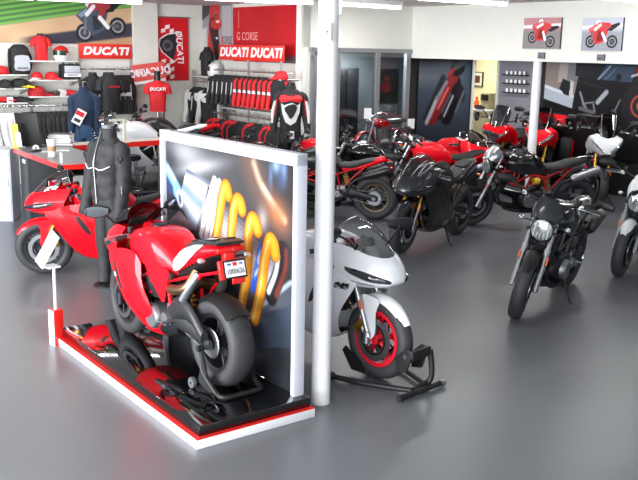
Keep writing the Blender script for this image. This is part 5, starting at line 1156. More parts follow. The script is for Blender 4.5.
# navy jacket mannequin behind the counter
P = flat(aty(86, 150, 14.0)); zn = aty(86, 86, 14.0).z
garment('softshell_jacket', 'navy jacket with stand collar on the mannequin behind the counter', 'jacket', P + V((0, 0, zn - .76)), .15, CNAVY, coll=CNAVY, zs=1.12, spread=.05, fat=.9); trousers('jeans', 'blue jeans on the mannequin behind the counter', P + V((0, 0, zn - .64 - .95)), .15, CJEAN, .98)
mn = thing('mannequin', 'mannequin wearing the navy jacket and jeans', 'mannequin', P, .15); q = MB(); q.lathe([(0, zn - 1.61), (.16, zn - 1.61), (.17, 0), (0, 0)], (0, 0, 0), (0, 0, 1), 24); q.build('base', MATTE, mn); q = MB(); q.ell([(zn - .06, 0, .02, .05, .05), (zn + .06, 0, .02, .05, .05), (zn + .065, 0, .02, .02, .02)], 14, 2, ax='z'); q.build('neck', BUSTM, mn)
br = thing('brochure', 'red and white brochure tucked against the navy jacket', 'brochure', aty(79, 117, 13.78), .15); q = MB(); q.box((0, 0, 0), (.15, .006, .24), Matrix.Rotation(.5, 3, 'Y')); o = q.build('cover', PAPER, br); q = MB(); q.box((.02, -.005, .05), (.13, .004, .07), Matrix.Rotation(.5, 3, 'Y')); q.build('red_band', CRED, o); q = MB(); q.box((-.03, -.005, -.05), (.1, .004, .05), Matrix.Rotation(.5, 3, 'Y')); q.build('photo', PLAST, o)
# red T-shirt mannequin near the corner
P = LWp(158, 111.5, .75); rt_ = garment('tee_shirt', 'red T-shirt with white print on a black bust below the chequered flag', 'shirt', P, AZW - .45, CRED, sl='short', fat=.95, zs=1.0, spread=.03); rt_.scale = (.9, .9, .9); text('print', 'DUCATI', .085, PAPER, rt_, Matrix.Translation((0, -.135, .45)) @ Matrix.Rotation(-.12, 4, 'X') @ RX, .1, .003, .02, .95)
neck(P, AZW - .45, BUSTM, 'black bust and stand inside the red printed T-shirt', .58, .14, P.z)
# ------------------------------------------------------------------ flag with chequers and shield
t, p = flat_board('shop_flag', 'red hanging flag with chequers and a black shield emblem', 'flag', (157, 80.5), (188, 18.5), lambda x, y: LWp(x, y, .03), AZW, CRED, 190, .008)
w, h = p.w, p.h; p.fill((206, 26, 36))
cs = w * .135
for i in range(3):
    for j in range(14):
        if (i + j) % 2: continue
        cx = w * .14 + i * cs + (0); cy = h * .02 + j * cs * .78
        sk_ = .0
        if .3 < cy / h < .74: continue
        p.mix(p.poly([(cx, cy), (cx + cs, cy + cs * .25), (cx + cs, cy + cs * 1.03), (cx, cy + cs * .78)]), (232, 226, 222))
shd = lambda k, dx=0: [((.5 + (x - .5) * k) * w + dx, (.52 + (y - .52) * k) * h) for x, y in ((.08, .56), (.12, .66), (.34, .735), (.62, .76), (.80, .72), (.79, .50), (.70, .38), (.55, .31), (.36, .38), (.18, .46))]
p.mix(p.poly(shd(1.06)), (232, 230, 230)); p.mix(p.poly(shd(.98)), (40, 40, 44)); p.mix(p.poly([(.52 * w, .33 * h), (.76 * w, .36 * h), (.80 * w, .5 * h), (.80 * w, .72 * h), (.60 * w, .745 * h), (.64 * w, .55 * h)]), (206, 26, 36)); p.mix(p.ell(.34 * w, .56 * h, .16 * w, .09 * h), (90, 92, 98)); p.mix(p.ell(.34 * w, .56 * h, .1 * w, .05 * h), (50, 50, 54))
p.build('print', t, -.006)
text('lettering', 'DUCATI', .18, PAPER, t, Matrix.Translation((.71 * w, -.008, .54 * h)) @ RX @ Matrix.Rotation(-1.5, 4, 'Z'), .15, .004, .001, .9)
q = MB(); q.tube([(-.03, 0, h + .01), (w + .03, 0, h + .01)], .012, 8); q.build('flag_rod', HANGM, t)
# board below the flag painted with a sign's mirror reflection
mb_ = mat('reflected_sign_red', (216, 84, 78), .4, noise=.04)
A = LWp(134, 82, .35); t = thing('sign_reflection', 'slanting red sign board with reversed white letters below the flag', 'sign', A, AZW); q = MB(); ww = 1.02 * (flat(LWp(165, 80, .35)) - flat(A)).length
Rt = Matrix.Rotation(-.12, 4, 'Y'); q.box((ww / 2, 0, .15), (ww, .02, .30)); q.build('backing', mb_, t, Rt)
for i, s in enumerate(('DUCATI', 'DUC')): text('lettering', s, .19, PAPER, t, Rt @ Matrix.Translation((ww * (.66 if i == 0 else .16), -.012, .14)) @ Matrix.Diagonal((-1, 1, 1, 1)) @ RX, .15, .005, .002, .95 if i == 0 else .7)
q = MB(); q.box((ww / 2, .0, -.03), (ww, .03, .05)); q.build('lower_edge', PAPER, t, Rt)
for s in (.05, .95): q = MB(); q.box((ww * s, .03, -.9), (.03, .02, 1.9)); q.build('leg', HANGM, t)
# ------------------------------------------------------------------ rack wall: posters, double sign, racks
A_ = lambda x, y: RWp(x, y, .02)
t, p = flat_board('rider_poster', 'tall poster of a red racing rider on the corner of the rack wall', 'poster', (201.5, 59.5), (233, 4), A_, AZU, None, 150)
w, h = p.w, p.h; p.c[:] = p.grad((176, 172, 174), (120, 118, 122), p.y / h); p.mix(p.poly([(0, h), (0, .7 * h), (.3 * w, .85 * h), (.35 * w, h)]), (52, 52, 54)); p.mix(p.poly([(.22 * w, .2 * h), (.3 * w, h), (.62 * w, h), (.6 * w, .6 * h), (.45 * w, .1 * h)]), (176, 40, 46)); p.mix(p.poly([(0, .0), (.2 * w, 0), (.2 * w, .6 * h), (0, .55 * h)]), (190, 188, 188))
p.mix(p.seg((.42 * w, .62 * h), (.5 * w, .25 * h), .14 * w, .1 * w, 3), (60, 22, 26)); p.mix(p.seg((.5 * w, .3 * h), (.56 * w, .02 * h), .1 * w, .08 * w, 3), (28, 26, 28)); p.mix(p.ell(.5 * w, .66 * h, .18 * w, .1 * h, 0, 3), (186, 44, 46)); p.mix(p.ell(.5 * w, .84 * h, .1 * w, .055 * h, 0, 2), (200, 60, 58)); p.mix(p.ell(.5 * w, .82 * h, .06 * w, .02 * h, 0, 2), (70, 60, 66)); p.mix(p.ell(.55 * w, .7 * h, .06 * w, .025 * h), (222, 216, 216)); p.mix(p.ell(.52 * w, .4 * h, .04 * w, .02 * h), (220, 220, 222))
p.mix(p.poly([(.68 * w, .02 * h), (.98 * w, .02 * h), (.98 * w, .97 * h), (.68 * w, .97 * h)]), (170, 166, 170)); p.build('print', t, -.012)
text('lettering', 'CORSE', .2, mat('grey_print_ink', (96, 94, 100), .6), t, Matrix.Translation((.82 * w, -.014, .36 * h)) @ RX, .1, .002, .001, .62)
text('lettering', 'R', .2, CRED, t, Matrix.Translation((.7 * w, -.015, .34 * h)) @ RX, .1, .002, .001, .62)
t, p = flat_board('red_poster', 'large plain red poster with pale lettering above the jacket rack', 'poster', (233.5, 61), (298, 4.5), A_, AZU, CRED, 160)
w, h = p.w, p.h; p.c[:] = p.grad((196, 30, 38), (180, 26, 34), p.noise(5, 4)); p.mix(np.clip((.17 - p.y / h) * 12, 0, 1) * np.clip((p.x / w - .3) * 3, 0, 1), (92, 84, 90)); p.build('print', t, -.012)
text('lettering', 'G CORSE', .20, mat('pale_red_ink', (226, 150, 150), .6), t, Matrix.Translation((.24 * w, -.014, .46 * h)) @ RX, .0, .002, .001, .85); q = MB(); q.box((.1 * w, -.014, .78 * h), (.012, .002, .3)); q.build('rule_line', mat('pale_red_ink'), t)
A = lambda x, y: RWp(x, y, .32)
sign('double red sign with white capitals crowning the jacket rack', (219.5, 59.5), (284, 45.5), A, AZU, 'DUCATI', 2, 1.12, 'rack_sign', .82)
def upr(px, P_, dv, rz, lab, z1=2.2, out=.32):
    n = V((dv.y, -dv.x, 0)); B = flat(onp(px, 80, P_ + n * out, dv)); q = MB(); q.box((0, 0, z1 / 2), (.04, .04, z1)); q.tube([(0, 0, .03), (0, .28, .03)], .02, 6); o = q.build('rack_upright', upm); place(o, B, rz); tag(o, lab, 'upright')
ZT_ = RWp(250, 60, .32).z
for px, lab in ((220, 'left steel upright of the jacket rack'), (248.5, 'middle steel upright of the jacket rack'), (281.5, 'right steel upright of the jacket rack')): upr(px, C1, U, AZU, lab, ZT_)
A, B, L = rail('upper chrome rail of the jacket rack under the double sign', 214, 283, 69.5, RWp, AZU, .34); dv = (B - A).normalized()
pos = lambda px, out=.34: (flat(RWp(px, 80, out)) - flat(A)).dot(dv)
g = garment('riding_jacket', 'black and white leather jacket on the upper rail of the jacket rack', 'jacket', A, 0, CBLK, group='black and white jackets on the upper rack rail', hang=True, stripe=CWHT, zs=1.05, spread=.06); hung(6, pos(217.5), pos(241), A, dv, AZU + .55, g, .76, None, .78)
g = garment('riding_jacket', 'black jacket with red and white sleeves on the upper rail of the jacket rack', 'jacket', A, 0, CBLK, CRED, group='red sleeved jackets on the upper rack rail', hang=True, band=CWHT, zs=1.05, spread=.06); hung(8, pos(244), pos(279), A, dv, AZU + .55, g, .76, None, .78)
shelf('steel shelf between the upper and lower rails of the jacket rack', 219, 287, 106.5, RWp, AZU, .3)
A2, B2, L2 = rail('lower chrome rail of the jacket rack', 212, 283, 112, RWp, AZU, .36); A = A2; dv = (B2 - A2).normalized()
g = garment('riding_jacket', 'red jersey on the lower rail of the jacket rack', 'jacket', A, 0, CRED, CBLK, group='red jerseys on the lower rack rail', hang=True, zs=1.05, spread=.05); k_ = 0
g_b = garment('riding_jacket', 'black jacket on the lower rail of the jacket rack', 'jacket', A, 0, CBLK, group='black jackets on the lower rack rail', hang=True, zs=1.05, spread=.05)
first = {0: 1, 1: 1}
for i, (px, kind) in enumerate(zip((214, 219, 224, 230, 236, 241, 246, 252, 258, 264, 270, 276, 281), (0, 0, 1, 0, 0, 1, 1, 0, 1, 1, 0, 0, 1))):
    pr = (g, g_b)[kind]; P = A + dv * pos(px, .36); P.z = A.z - .76; pr.scale = (1,) * 3
    if first[kind]: place(pr, P, AZU + .5); first[kind] = 0
    else: dup(pr, P, AZU + .5 + random.uniform(-.1, .1))
# small side rack with polo, helmet and jackets at the corner
SP = lambda x, y, o=.3: RWp(x, y, o)
shelf('small steel shelf under the black polo shirt and white helmet', 193, 217, 75.5, RWp, AZU, .3); A = SP(206, 75, .16); A.z = RWp(200, 75.5, .3).z
garment('polo_shirt', 'black polo shirt standing on the small corner shelf', 'shirt', A, AZU, CBLK, sl='short', fat=.85, coll=CBLK).scale = (.8, .8, .8)
A = SP(215, 75, .16); A.z = RWp(200, 75.5, .3).z + .005; helmet('white open helmet beside the black polo shirt', A, AZU - 1.0, WHITE, WHITE)
q = MB(); q.box((0, 0, 1.0), (.035, .035, 2.0)); o = q.build('shelf_upright', upm); place(o, flat(RWp(193, 80, .28)), AZU); tag(o, 'thin steel upright at the left of the small corner rack', 'upright')
A, B, L = rail('short chrome rail of the small corner rack', 193, 214, 81, RWp, AZU, .32); dv = (B - A).normalized()
for i, (px, lab, s2) in enumerate(((197, 'black jacket with white panels on the short corner rail, left one', CWHT), (203.5, 'black jacket with white panels on the short corner rail, middle one', CWHT), (210, 'black and white jacket on the short corner rail, nearest the jacket rack', CWHT))):
    P = A + dv * (flat(RWp(px, 80, .32)) - flat(A)).dot(dv); P.z = A.z - .76; garment('riding_jacket', lab, 'jacket', P, AZU + .6, CBLK, CWHT if i != 1 else CBLK, hang=True, stripe=s2, panel=CWHT, zs=1.05, spread=.06)
shelf('low steel shelf under the short corner rail', 193, 217, 122, RWp, AZU, .3)
A = RWp(281, 79, .5); A.z = RWp(281, 79.5, .5).z; cap_obj('red cap at the right end of the jacket rack', V((A.x, A.y, A.z)), AZU, CRED, sc=1.2)
q = MB(); q.tube([(0, .35, -.01), (0, 0, -.01)], .02, 8); q.lathe([(0, .0), (.07, 0), (.07, -.01), (0, -.01)], (0, 0, 0), (0, 0, 1), 16); o = q.build('cap_bracket', HANGM); place(o, A, AZU); tag(o, 'short steel bracket holding the red cap by the rack', 'bracket')
# leather suit mannequin
P = flat(aty(290, 150, 13.9)); zs_ = aty(290, 88, 13.9).z; ra = .05
ls = garment('leather_suit_jacket', 'red, white and black leather racing suit top beside the jacket rack', 'jacket', P + V((0, 0, zs_ - .66)), ra, CBLK, CBLK, coll=CBLK, stripe=CRED, zs=1.05, spread=.09)
q = MB(); q.panel([(-.16, .55), (.16, .55), (.15, .44), (0, .47), (-.15, .44)], lambda x, z: -.128 + 1.0 * x * x + (.05 if z > .5 else 0), .012, .04, 2); q.build('chest_panel', CRED, ls)
q = MB(); q.panel([(-.15, .43), (-.1, .40), (.02, .44), (.11, .40), (.15, .44), (.14, .30), (.08, .14), (.0, .09), (-.08, .14), (-.13, .28)], lambda x, z: -.134 + 1.0 * x * x, .012, .04, 1); q.build('torso_shield', CWHT, ls)
q = MB(); q.panel([(-.1, .36), (.03, .42), (.1, .38), (.06, .26), (0, .19), (-.05, .26)], lambda x, z: -.146 + 1.0 * x * x, .012, .04, 2); q.build('shield_centre', CBLK, ls)
for s in (-1, 1): q = MB(); q.tube([(s * .24, -.045, .46), (s * .275, -.06, .3), (s * .285, -.085, .12)], [.02, .026, .018], 8, 4); q.build('sleeve_flash', CWHT, ls)
trousers('leather_suit_trousers', 'black leather suit trousers beside the jacket rack', P + V((0, 0, zs_ - .66 - .84)), ra, CBLK, .86); neck(P + V((0, 0, zs_ - .66)), ra, BUSTM, 'black mannequin form inside the leather racing suit', .58, .16, zs_ - .66 - .02)
q = MB(); q.box((0, 0, 0), (.07, .006, .12)); o = q.build('price_card', PAPER); place(o, P + V((.03, -.118, zs_ - .66 - .06)), ra); tag(o, 'white price tag hanging from the leather racing suit', 'card')
# ------------------------------------------------------------------ bulkhead photos
BP = lambda x, y: onp(x, y, C3 + V((U.y, -U.x, 0)) * .02, U)
def photo(name, lab, a, b, sky, road, cx, cy, Lf, body, rot):
    t, p = flat_board(name, lab, 'picture', a, b, BP, AZU, MATTE, 130, .03); w, h = p.w, p.h; p.fill(road); p.mix(np.clip((p.y / h - .55) * 9, 0, 1), sky); p.mix(p.poly([(0, .66 * h), (w, .72 * h), (w, .82 * h), (0, .76 * h)]), (238, 236, 238)); bike_print(p, cx * w, cy * h, Lf * w, body, rot, (206, 60, 66)); p.build('photo', t, -.018)
photo('race_photo', 'framed photo of a red racer leaning into a corner, left one on the bulkhead', (523, 48.5), (562.5, 17.5), (186, 130, 134), (132, 126, 126), .5, .30, .72, (200, 40, 46), -.18)
photo('race_photo', 'framed photo of a red and white racer side on, right one on the bulkhead', (581.5, 50.5), (624.5, 17.5), (190, 192, 206), (150, 152, 162), .5, .28, .78, (206, 50, 50), 0)
for a, b, lab in (((538, 58.5), (545, 52.5), 'small dark plaque under the left framed race photo'), ((597, 60.5), (605, 54.5), 'small dark plaque under the right framed race photo')):
    t, p = flat_board('wall_plaque', lab, 'plaque', a, b, BP, AZU, MATTE, 24, .02); p.c[:] = p.grad((86, 80, 92), (120, 112, 122), p.noise(4, 5)); p.build('print', t, -.012)
# ------------------------------------------------------------------ murals in the recess
t, p = flat_board('mural', 'tall mural of a red motorcycle leaning in a blue tunnel, left of the doorway', 'mural', (413.5, 190), (471, 58.6), lambda x, y: onp(x, y, C3 + V((W.y, -W.x, 0)) * .02, W), AZW, MATTE, 200, zmax=LINT - .01)
w, h = p.w, p.h; X = p.x / w; Y = p.y / h
p.c[:] = p.grad((30, 36, 44), (70, 84, 98), np.clip((Y - .2) * 1.4, 0, 1)); p.mix(.7 * np.clip(1 - abs(Y - .86) / .1, 0, 1) * (1 - X), (128, 132, 134)); p.mix(np.clip((Y - .93) * 12, 0, 1) * .8, (22, 24, 28)); p.mix(np.clip((X - .75) * 4, 0, 1) * .6, (50, 60, 74))
mp_ = lambda x, y: ((x - 413.5) / 57.5 * w, (190 - y) / 131.4 * h)
p.mix(p.seg(mp_(436, 112), mp_(452, 84), .11 * w, .15 * w, 3), (24, 24, 28)); p.mix(p.poly([mp_(424, 124), mp_(432, 104), mp_(442, 86), mp_(450, 76), mp_(458, 76), mp_(450, 92), mp_(436, 118), mp_(434, 124)]), (110, 28, 30)); p.mix(p.seg(mp_(428, 116), mp_(440, 92), .025 * w, None, 3), (160, 60, 58)); p.mix(p.seg(mp_(446, 118), mp_(457, 92), .1 * w, .12 * w, 4), (16, 16, 19)); p.mix(p.seg(mp_(440, 112), mp_(449, 94), .02 * w, None, 3), (70, 72, 78))
p.mix(p.ell(*mp_(456, 68), .14 * w, .055 * h, .2, 3), (18, 18, 22)); p.mix(p.seg(mp_(421, 118), mp_(440, 78), .025 * w, .05 * w, 4), (34, 36, 42)); p.mix(p.ell(*mp_(448, 80), .1 * w, .03 * h, .6, 3), (124, 34, 34)); p.mix(p.ell(*mp_(461, 94), .08 * w, .06 * h, .3, 5), (26, 26, 30))
for a_, b_, r_, c_ in (((424, 122), (434, 98), .02, (160, 164, 170)), ((434, 98), (444, 82), .018, (120, 124, 132)), ((443, 116), (452, 96), .012, (150, 152, 158)), ((456, 112), (464, 92), .014, (86, 90, 98)), ((447, 74), (452, 68), .02, (150, 44, 44)), ((454, 66), (462, 62), .03, (70, 74, 82)), ((436, 108), (446, 88), .012, (206, 96, 92))): p.mix(p.seg(mp_(*a_), mp_(*b_), r_ * w * 1.6, None, 3), c_)
p.build('print', t, -.012)
E0 = D0 + V((U.y, -U.x, 0)) * .02; EP = lambda x, y: onp(x, y, E0, U)
t, p = flat_board('mural', 'wide dark mural of motorcycle details on the back wall behind the white touring bike', 'mural', (540.5, 150), (700, 61), EP, AZU, MATTE, 260, zmax=LINT - .01)
w, h = p.w, p.h; sx0 = lambda x, y: ((EP(x, y) - EP(540.5, y)).dot(U), EP(x, y).z - EP(540.5, 150).z)
def sp(pts, c, m=1): p.mix(m * p.poly([sx0(*q) for q in pts]), c)
def ln(a, b, r, c): p.mix(p.seg(sx0(*a), sx0(*b), r, None, 2), c)
p.fill((16, 16, 19)); sp([(540, 61), (575, 61), (569, 105), (540, 92)], (128, 120, 114)); sp([(554, 63), (562, 63), (562, 82), (553, 82)], (160, 152, 146)); sp([(565, 64), (574, 66), (572, 80), (562, 78)], (112, 114, 124)); sp([(540, 85), (570, 97), (569, 108), (540, 98)], (158, 168, 178)); sp([(540, 84), (570, 95), (570, 98), (540, 87)], (196, 204, 212)); sp([(555, 88), (558, 78), (566, 82), (565, 96), (560, 94)], (26, 30, 34)); sp([(566, 80), (569, 82), (569, 98), (565, 97)], (182, 186, 192))
sp([(570, 62), (600, 62), (592, 78), (570, 76)], (22, 24, 28)); sp([(600, 64), (630, 66), (626, 82), (592, 79)], (52, 68, 90)); ln((593, 79), (604, 66), .012, (160, 180, 200)); ln((600, 79), (610, 68), .008, (110, 130, 160)); ln((570, 80), (600, 88), .006, (50, 56, 66)); sp([(575, 115), (575, 113), (612, 117), (612, 118.5)], (96, 96, 92))
for a, b, r, c in (((576, 92), (580, 103), .018, (150, 152, 156)), ((580, 103), (584, 110), .03, (120, 122, 126)), ((582, 103), (590, 102), .012, (140, 142, 146)), ((590, 104), (592, 112), .016, (132, 134, 138)), ((577, 108), (590, 112), .035, (92, 94, 98)), ((594, 102), (602, 92), .045, (150, 156, 164)), ((612, 110), (616, 100), .014, (120, 122, 126)), ((609, 110), (613, 112), .012, (96, 98, 102))): ln(a, b, r, c)
a0 = sx0(637, 106); p.mix(p.ell(*a0, .38, .38), (26, 26, 29)); p.mix(p.ell(*a0, .2, .2), (150, 62, 52)); p.mix(p.ell(*a0, .16, .16), (34, 32, 34)); p.mix(p.ell(*a0, .08, .08), (150, 80, 66)); sp([(628, 68), (640, 66), (660, 66), (660, 90), (634, 82)], (120, 26, 32)); ln((626, 76), (632, 74), .02, (190, 190, 196)); p.mix(p.ell(*sx0(613, 77), .06, .06), (20, 22, 26)); p.build('print', t, -.012)
# mug shelves on the grey wall
E1 = D0 + V((U.y, -U.x, 0)) * .02
for k, (yy, ord_) in enumerate(((74, 'top'), (82.5, 'middle'), (91.5, 'bottom'))):
    A = onp(502, yy, D0 + V((U.y, -U.x, 0)) * .12, U); B = onp(526, yy, D0 + V((U.y, -U.x, 0)) * .12, U); L = (B - A).length
    t = thing('mug_shelf', f'narrow grey {ord_} shelf of white mugs on the grey recess wall', 'shelf', A, AZU); q = MB(); q.box((L / 2, .05, -.01), (L, .11, .02)); q.build('board', DALU, t)
    for i in range(5):
        s = L * (.14 + .18 * i); m_ = thing('mug', f'small white mug on the {ord_} mug shelf of the grey recess wall', 'mug', A + U * s + V((-U.y, U.x, 0)) * .05, AZU - .6, f'mugs on the {ord_} mug shelf'); q = MB(); q.lathe([(0, 0), (.036, 0), (.04, .01), (.04, .09), (.036, .09), (.035, .012), (0, .01)], (0, 0, 0), (0, 0, 1), 14); q.build('cup', PAPER, m_); q = MB(); q.tube([(.038, 0, .075), (.065, 0, .065), (.065, 0, .03), (.038, 0, .02)], .006, 6, 3); q.build('handle', PAPER, m_); m_.scale = (.72,) * 3
# back room: framed picture, worktop with machine and bottle
BPl = R0 - W * .02; QP = lambda x, y: onp(x, y, BPl, U)
t, p = flat_board('framed_picture', 'black framed picture on the cream wall seen through the doorway', 'picture', (472.5, 86), (483.5, 72), QP, AZU, MATTE, 40, .03); w, h = p.w, p.h; p.fill((222, 214, 196)); p.mix(p.poly([(.25 * w, .25 * h), (.75 * w, .25 * h), (.75 * w, .75 * h), (.25 * w, .75 * h)]), (96, 60, 50))
edge = np.minimum.reduce([p.x, w - p.x, p.y, h - p.y]); p.mix((edge < .022).astype(float), (22, 20, 20)); p.build('print', t, -.018)
A = flat(QP(483, 112)) - W * .27; zt = onp(483, 110, A - W * .25, U).z
t = thing('kitchen_worktop', 'cream kitchen cupboard with worktop in the room behind the doorway', 'cabinet', A, AZU); q = MB(); q.box((0, 0, (zt - .04) / 2), (1.3, .5, zt - .04)); q.build('body', cream, t); q = MB(); q.box((0, -.01, zt - .02), (1.34, .54, .04)); q.build('top', PAPER, t)
for s in (-.32, .32): q = MB(); q.box((s, -.255, zt * .46), (.6, .015, zt * .82)); d_ = q.build('door', cream, t); q = MB(); q.box((s - .2, -.27, zt * .75), (.02, .02, .12)); q.build('handle', STEEL, d_)
P = flat(onp(486.5, 105, A, U)); t = thing('coffee_machine', 'silver and black coffee machine on the worktop behind the doorway', 'machine', P + V((0, 0, zt)), AZU); q = MB(); q.box((0, .04, .17), (.24, .2, .34)); q.build('body', mat('beige_plastic', (170, 160, 130), .5, noise=.05), t, bevel=.015); q = MB(); q.box((0, -.06, .25), (.2, .06, .13)); q.build('brew_head', MATTE, t, bevel=.01); q = MB(); q.box((0, -.08, .015), (.22, .16, .03)); q.build('drip_tray', STEEL, t)
P = flat(onp(476.5, 105, A, U)); t = thing('bottle', 'orange bottle with red cap on the worktop behind the doorway', 'bottle', P + V((0, 0, zt)), 0); q = MB(); q.lathe([(0, 0), (.05, 0), (.055, .02), (.055, .14), (.02, .2), (.02, .22), (0, .22)], (0, 0, 0), (0, 0, 1), 16); q.build('body', ORANGE, t); q = MB(); q.lathe([(.024, .21), (.024, .25), (0, .25)], (0, 0, 0), (0, 0, 1), 12); q.build('cap', CRED, t)
# ------------------------------------------------------------------ counters on the left
HC = 1.03; A = fl(14, 148, HC); B = fl(62, 165, HC); du = (B - A); Lc = du.length; dn = du.normalized(); az = math.atan2(dn.y, dn.x); RB = mat('red_laminate')
ct = thing('service_counter', 'dark service counter with red edged grey top at the left', 'counter', flat(A), az)
q = MB(); q.box((Lc / 2 - .02, .39, HC / 2 - .06), (Lc - .1, .58, HC - .14)); q.build('body', PLAST, ct); q = MB(); q.box((Lc / 2, .36, HC - .015), (Lc, .72, .03)); q.build('top', mat('grey_worktop', (150, 150, 150), .4, noise=.05), ct); q = MB(); q.box((Lc / 2, -.008, HC - .03), (Lc, .016, .06)); q.box((Lc + .008, .36, HC - .03), (.016, .72, .06)); q.build('red_edge', RB, ct)
DGP = mat('dark_grey_panel', (66, 68, 72), .45, noise=.05)
for s0, s1, m_ in ((.02, .36, DGP), (.38, Lc - .02, PLAST)): q = MB(); q.box(((s0 + s1) / 2, .09, (HC - .07) / 2), (s1 - s0, .05, HC - .09)); o = q.build('front_panel', m_, ct, bevel=.003)
q = MB(); q.box((.22, .06, HC - .16), (.12, .006, .05)); q.build('name_label', PAPER, ct); q = MB(); q.box((Lc - .5, .06, HC - .45), (.28, .008, .2)); q.build('grey_notice', mat('grey_notice', (120, 126, 130), .5, noise=.1), ct); q = MB(); q.box((Lc + .0, .42, HC / 2 - .06), (.02, .58, HC - .16)); q.build('end_panel', mat('light_grey_panel', (150, 152, 150), .5, noise=.04), ct)
def onc(px, py_, z=HC): return fl(px, py_, z)
wp = fl(9, 222); t = thing('white_cabinet', 'narrow white cabinet at the far left end of the counter', 'cabinet', wp + V((-.12, .02, 0)), .1); q = MB(); q.box((0, .25, .5), (.34, .5, 1.0)); q.build('body', mat('white_cabinet_paint', (206, 212, 226), .4, noise=.03), t, bevel=.006); q = MB(); q.box((0, -.005, .5), (.31, .012, .95)); d_ = q.build('door', mat('white_cabinet_paint'), t, bevel=.003); q = MB(); q.box((.12, -.02, .55), (.015, .02, .12)); q.build('handle', STEEL, d_)
for x in (-.14, .14): q = MB(); q.tube([(x, .03, 0), (x, .03, .02)], .02, 8); q.build('foot', STEEL, t)
# laptop, seen from behind
lp = onc(26, 147.5) + dn * .0; t = thing('laptop', 'open dark laptop on the counter, its lid towards the camera', 'laptop', lp + V((0.02, .05, .0)), -.35); q = MB(); q.box((0, .12, .012), (.36, .25, .022)); q.build('base', MATTE, t, bevel=.004); q = MB(); q.box((0, .0, .24), (.38, .012, .46), Matrix.Rotation(.14, 3, 'X')); sc2 = q.build('lid', PLAST, t, bevel=.004); q = MB(); q.box((0, .012, .24), (.34, .004, .40), Matrix.Rotation(.14, 3, 'X')); q.build('screen', DLENS, sc2)
t = thing('leaflet_holder', 'yellow and white leaflet stand left of the laptop', 'leaflet stand', onc(14, 148.5) + V((.0, .1, 0)), -.2); q = MB(); q.box((0, 0, .005), (.12, .1, .01)); q.box((0, .0, .17), (.1, .012, .32), Matrix.Rotation(.2, 3, 'X')); q.build('holder', mat('yellow_card', (232, 222, 90), .6, noise=.03), t); q = MB(); q.box((.05, -.02, .12), (.08, .01, .2), Matrix.Rotation(.2, 3, 'X')); q.build('leaflet', PAPER, t)
def cup(P, lab):
    t = thing('coffee_cup', lab, 'cup', P); q = MB(); q.lathe([(0, 0), (.034, 0), (.045, .15), (.042, .15), (.032, .01), (0, .01)], (0, 0, 0), (0, 0, 1), 24); q.build('cup', PAPER, t); q = MB(); q.lathe([(.0385, .05), (.0425, .1)], (0, 0, 0), (0, 0, 1), 24); q.build('sleeve', mat('kraft_card', (176, 140, 100), .8, noise=.05), t, solid=.002); q = MB(); q.lathe([(.048, .145), (.048, .158), (.04, .165), (0, .163)], (0, 0, 0), (0, 0, 1), 24); q.build('lid', PAPER, t); t.scale = (1.3, 1.3, 1.35)
cup(onc(52, 156.5), 'white takeaway coffee cup with brown sleeve on the counter')
P = onc(50, 147.5) + V((.05, .35, 0)); z = HC
for i, (c_, hh, lab) in enumerate((((44, 42, 44), .04, 'thick black catalogue at the bottom of the pile on the counter'), ((206, 200, 188), .03, 'cream catalogue second from the bottom of the pile'), ((120, 40, 44), .03, 'dark red catalogue in the middle of the pile'), ((196, 196, 200), .035, 'pale grey catalogue second from the top of the pile'), ((60, 60, 66), .022, 'thin dark catalogue on top of the pile'))):
    q = MB(); q.box((0, 0, hh / 2), (.34 - .012 * i, .26, hh)); o = q.build('catalogue', mat('catalogue_%d' % i, c_, .5, noise=.08), bevel=.003); place(o, V((P.x + random.uniform(-.015, .015), P.y, z)), .05 + random.uniform(-.1, .1)); tag(o, lab, 'book'); q = MB(); q.box((.004, -.004, hh / 2), (.336 - .012 * i, .258, hh * .7)); q.build('pages', PAPER, o); z += hh + .0005
for px, y_, s_x, lab in ((43, 151.5, .2, 'sheet of white paper on the counter beside the coffee cup'), (60, 150.5, .24, 'sheet of white paper on the counter behind the coffee cup')):
    q = MB(); q.box((0, 0, .003), (s_x, .15, .006)); o = q.build('paper_sheet', PAPER); place(o, onc(px, y_), .3); tag(o, lab, 'paper')
t = thing('tape_dispenser', 'small black and white tape dispenser at the counter edge', 'tape dispenser', onc(31.5, 152.5) + V((.04, .06, 0)), .4); q = MB(); q.box((0, 0, .02), (.14, .06, .04)); q.build('base', MATTE, t, bevel=.008); q = MB(); q.lathe([(.015, -.015), (.04, -.015), (.04, .015), (.015, .015)], (0, 0, .055), n=20, closed=True); q.build('tape_roll', PAPER, t)
t = thing('spray_bottle', 'small white bottle beside the pile of catalogues', 'bottle', onc(67, 147) + V((-.02, .3, 0)), 0); q = MB(); q.lathe([(0, 0), (.035, 0), (.038, .015), (.036, .1), (.014, .14), (.014, .16), (0, .16)], (0, 0, 0), (0, 0, 1), 18); q.build('body', PAPER, t); q = MB(); q.lathe([(.016, .15), (.012, .19), (0, .19)], (0, 0, 0), (0, 0, 1), 12); q.build('cap', mat('grey_cap', (150, 152, 156), .5), t)
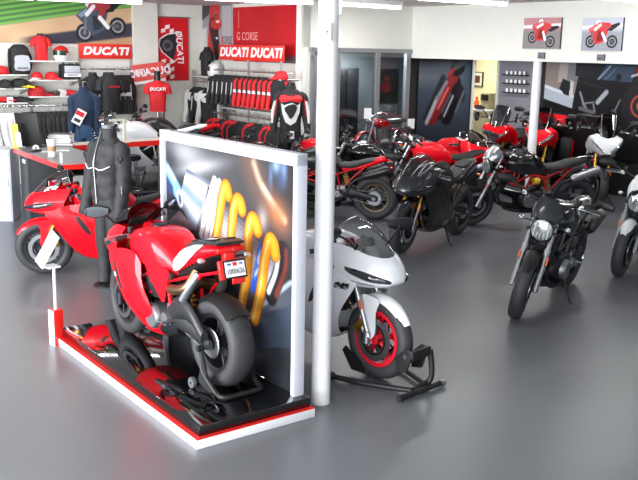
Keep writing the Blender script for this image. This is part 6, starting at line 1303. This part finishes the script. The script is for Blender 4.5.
q = MB(); q.box((0, 0, .06), (.07, .01, .12)); o = q.build('price_card', PAPER); place(o, onc(61, 163.5) + V((-.02, .08, 0)), az); tag(o, 'small white card standing at the near corner of the counter', 'card')
# red edged table running back from the counter
A = fl(73, 146.2, HC); B = fl(176, 139.5, HC); d2 = B - A; L2 = d2.length; d2.normalize(); az2 = math.atan2(d2.y, d2.x)
tb_ = thing('long_table', 'long red edged table in front of the white bike and the navy mannequin', 'table', flat(A), az2); q = MB(); q.box((L2 / 2, .22, HC - .02), (L2, .42, .04)); q.build('top', mat('cream_table_top', (206, 200, 186), .5, noise=.04), tb_); q = MB(); q.box((L2 / 2, -.0, HC - .03), (L2, .018, .075)); q.build('red_edge', RB, tb_)
for s in (.03, .52, .97):
    for y in (.06, .38): q = MB(); q.box((L2 * s, y, (HC - .04) / 2), (.04, .04, HC - .04)); q.build('leg', upm, tb_)
q = MB(); q.box((L2 * .3, .25, .5), (L2 * .58, .02, .9)); q.build('back_panel', mat('light_grey_panel'), tb_)
P = onc(123, 143.5); t = thing('angle_stand', 'white angle frame standing on the red edged table before the white bike', 'frame', P + V((0, .12, 0)), az2); q = MB(); q.box((0, 0, .16), (.04, .03, .32)); q.box((-.11, 0, .335), (.26, .03, .03)); q.box((0, 0, .006), (.12, .1, .012)); q.build('frame', mat('cream_frame', (214, 208, 192), .5, noise=.03), t)
sp_ = fl(131, 205); t = thing('bar_stool', 'black bar stool with wire legs under the red edged table', 'stool', sp_, .4); q = MB(); q.lathe([(0, .70), (.15, .70), (.17, .72), (.17, .76), (.15, .78), (0, .785)], (0, 0, 0), (0, 0, 1), 24); q.build('seat', SEATM, t)
for k in range(4): a_ = PI / 4 + PI / 2 * k; q = MB(); q.tube([(.12 * math.cos(a_), .12 * math.sin(a_), .70), (.22 * math.cos(a_), .22 * math.sin(a_), 0)], .01, 8); q.build('leg', HANGM, t)
q = MB(); q.tube([(.19 * math.cos(2 * PI * i / 20), .19 * math.sin(2 * PI * i / 20), .25) for i in range(20)], .008, 6, closed=True); q.build('foot_ring', HANGM, t)
# small white card hanging on the red bike's mirror by the mannequin
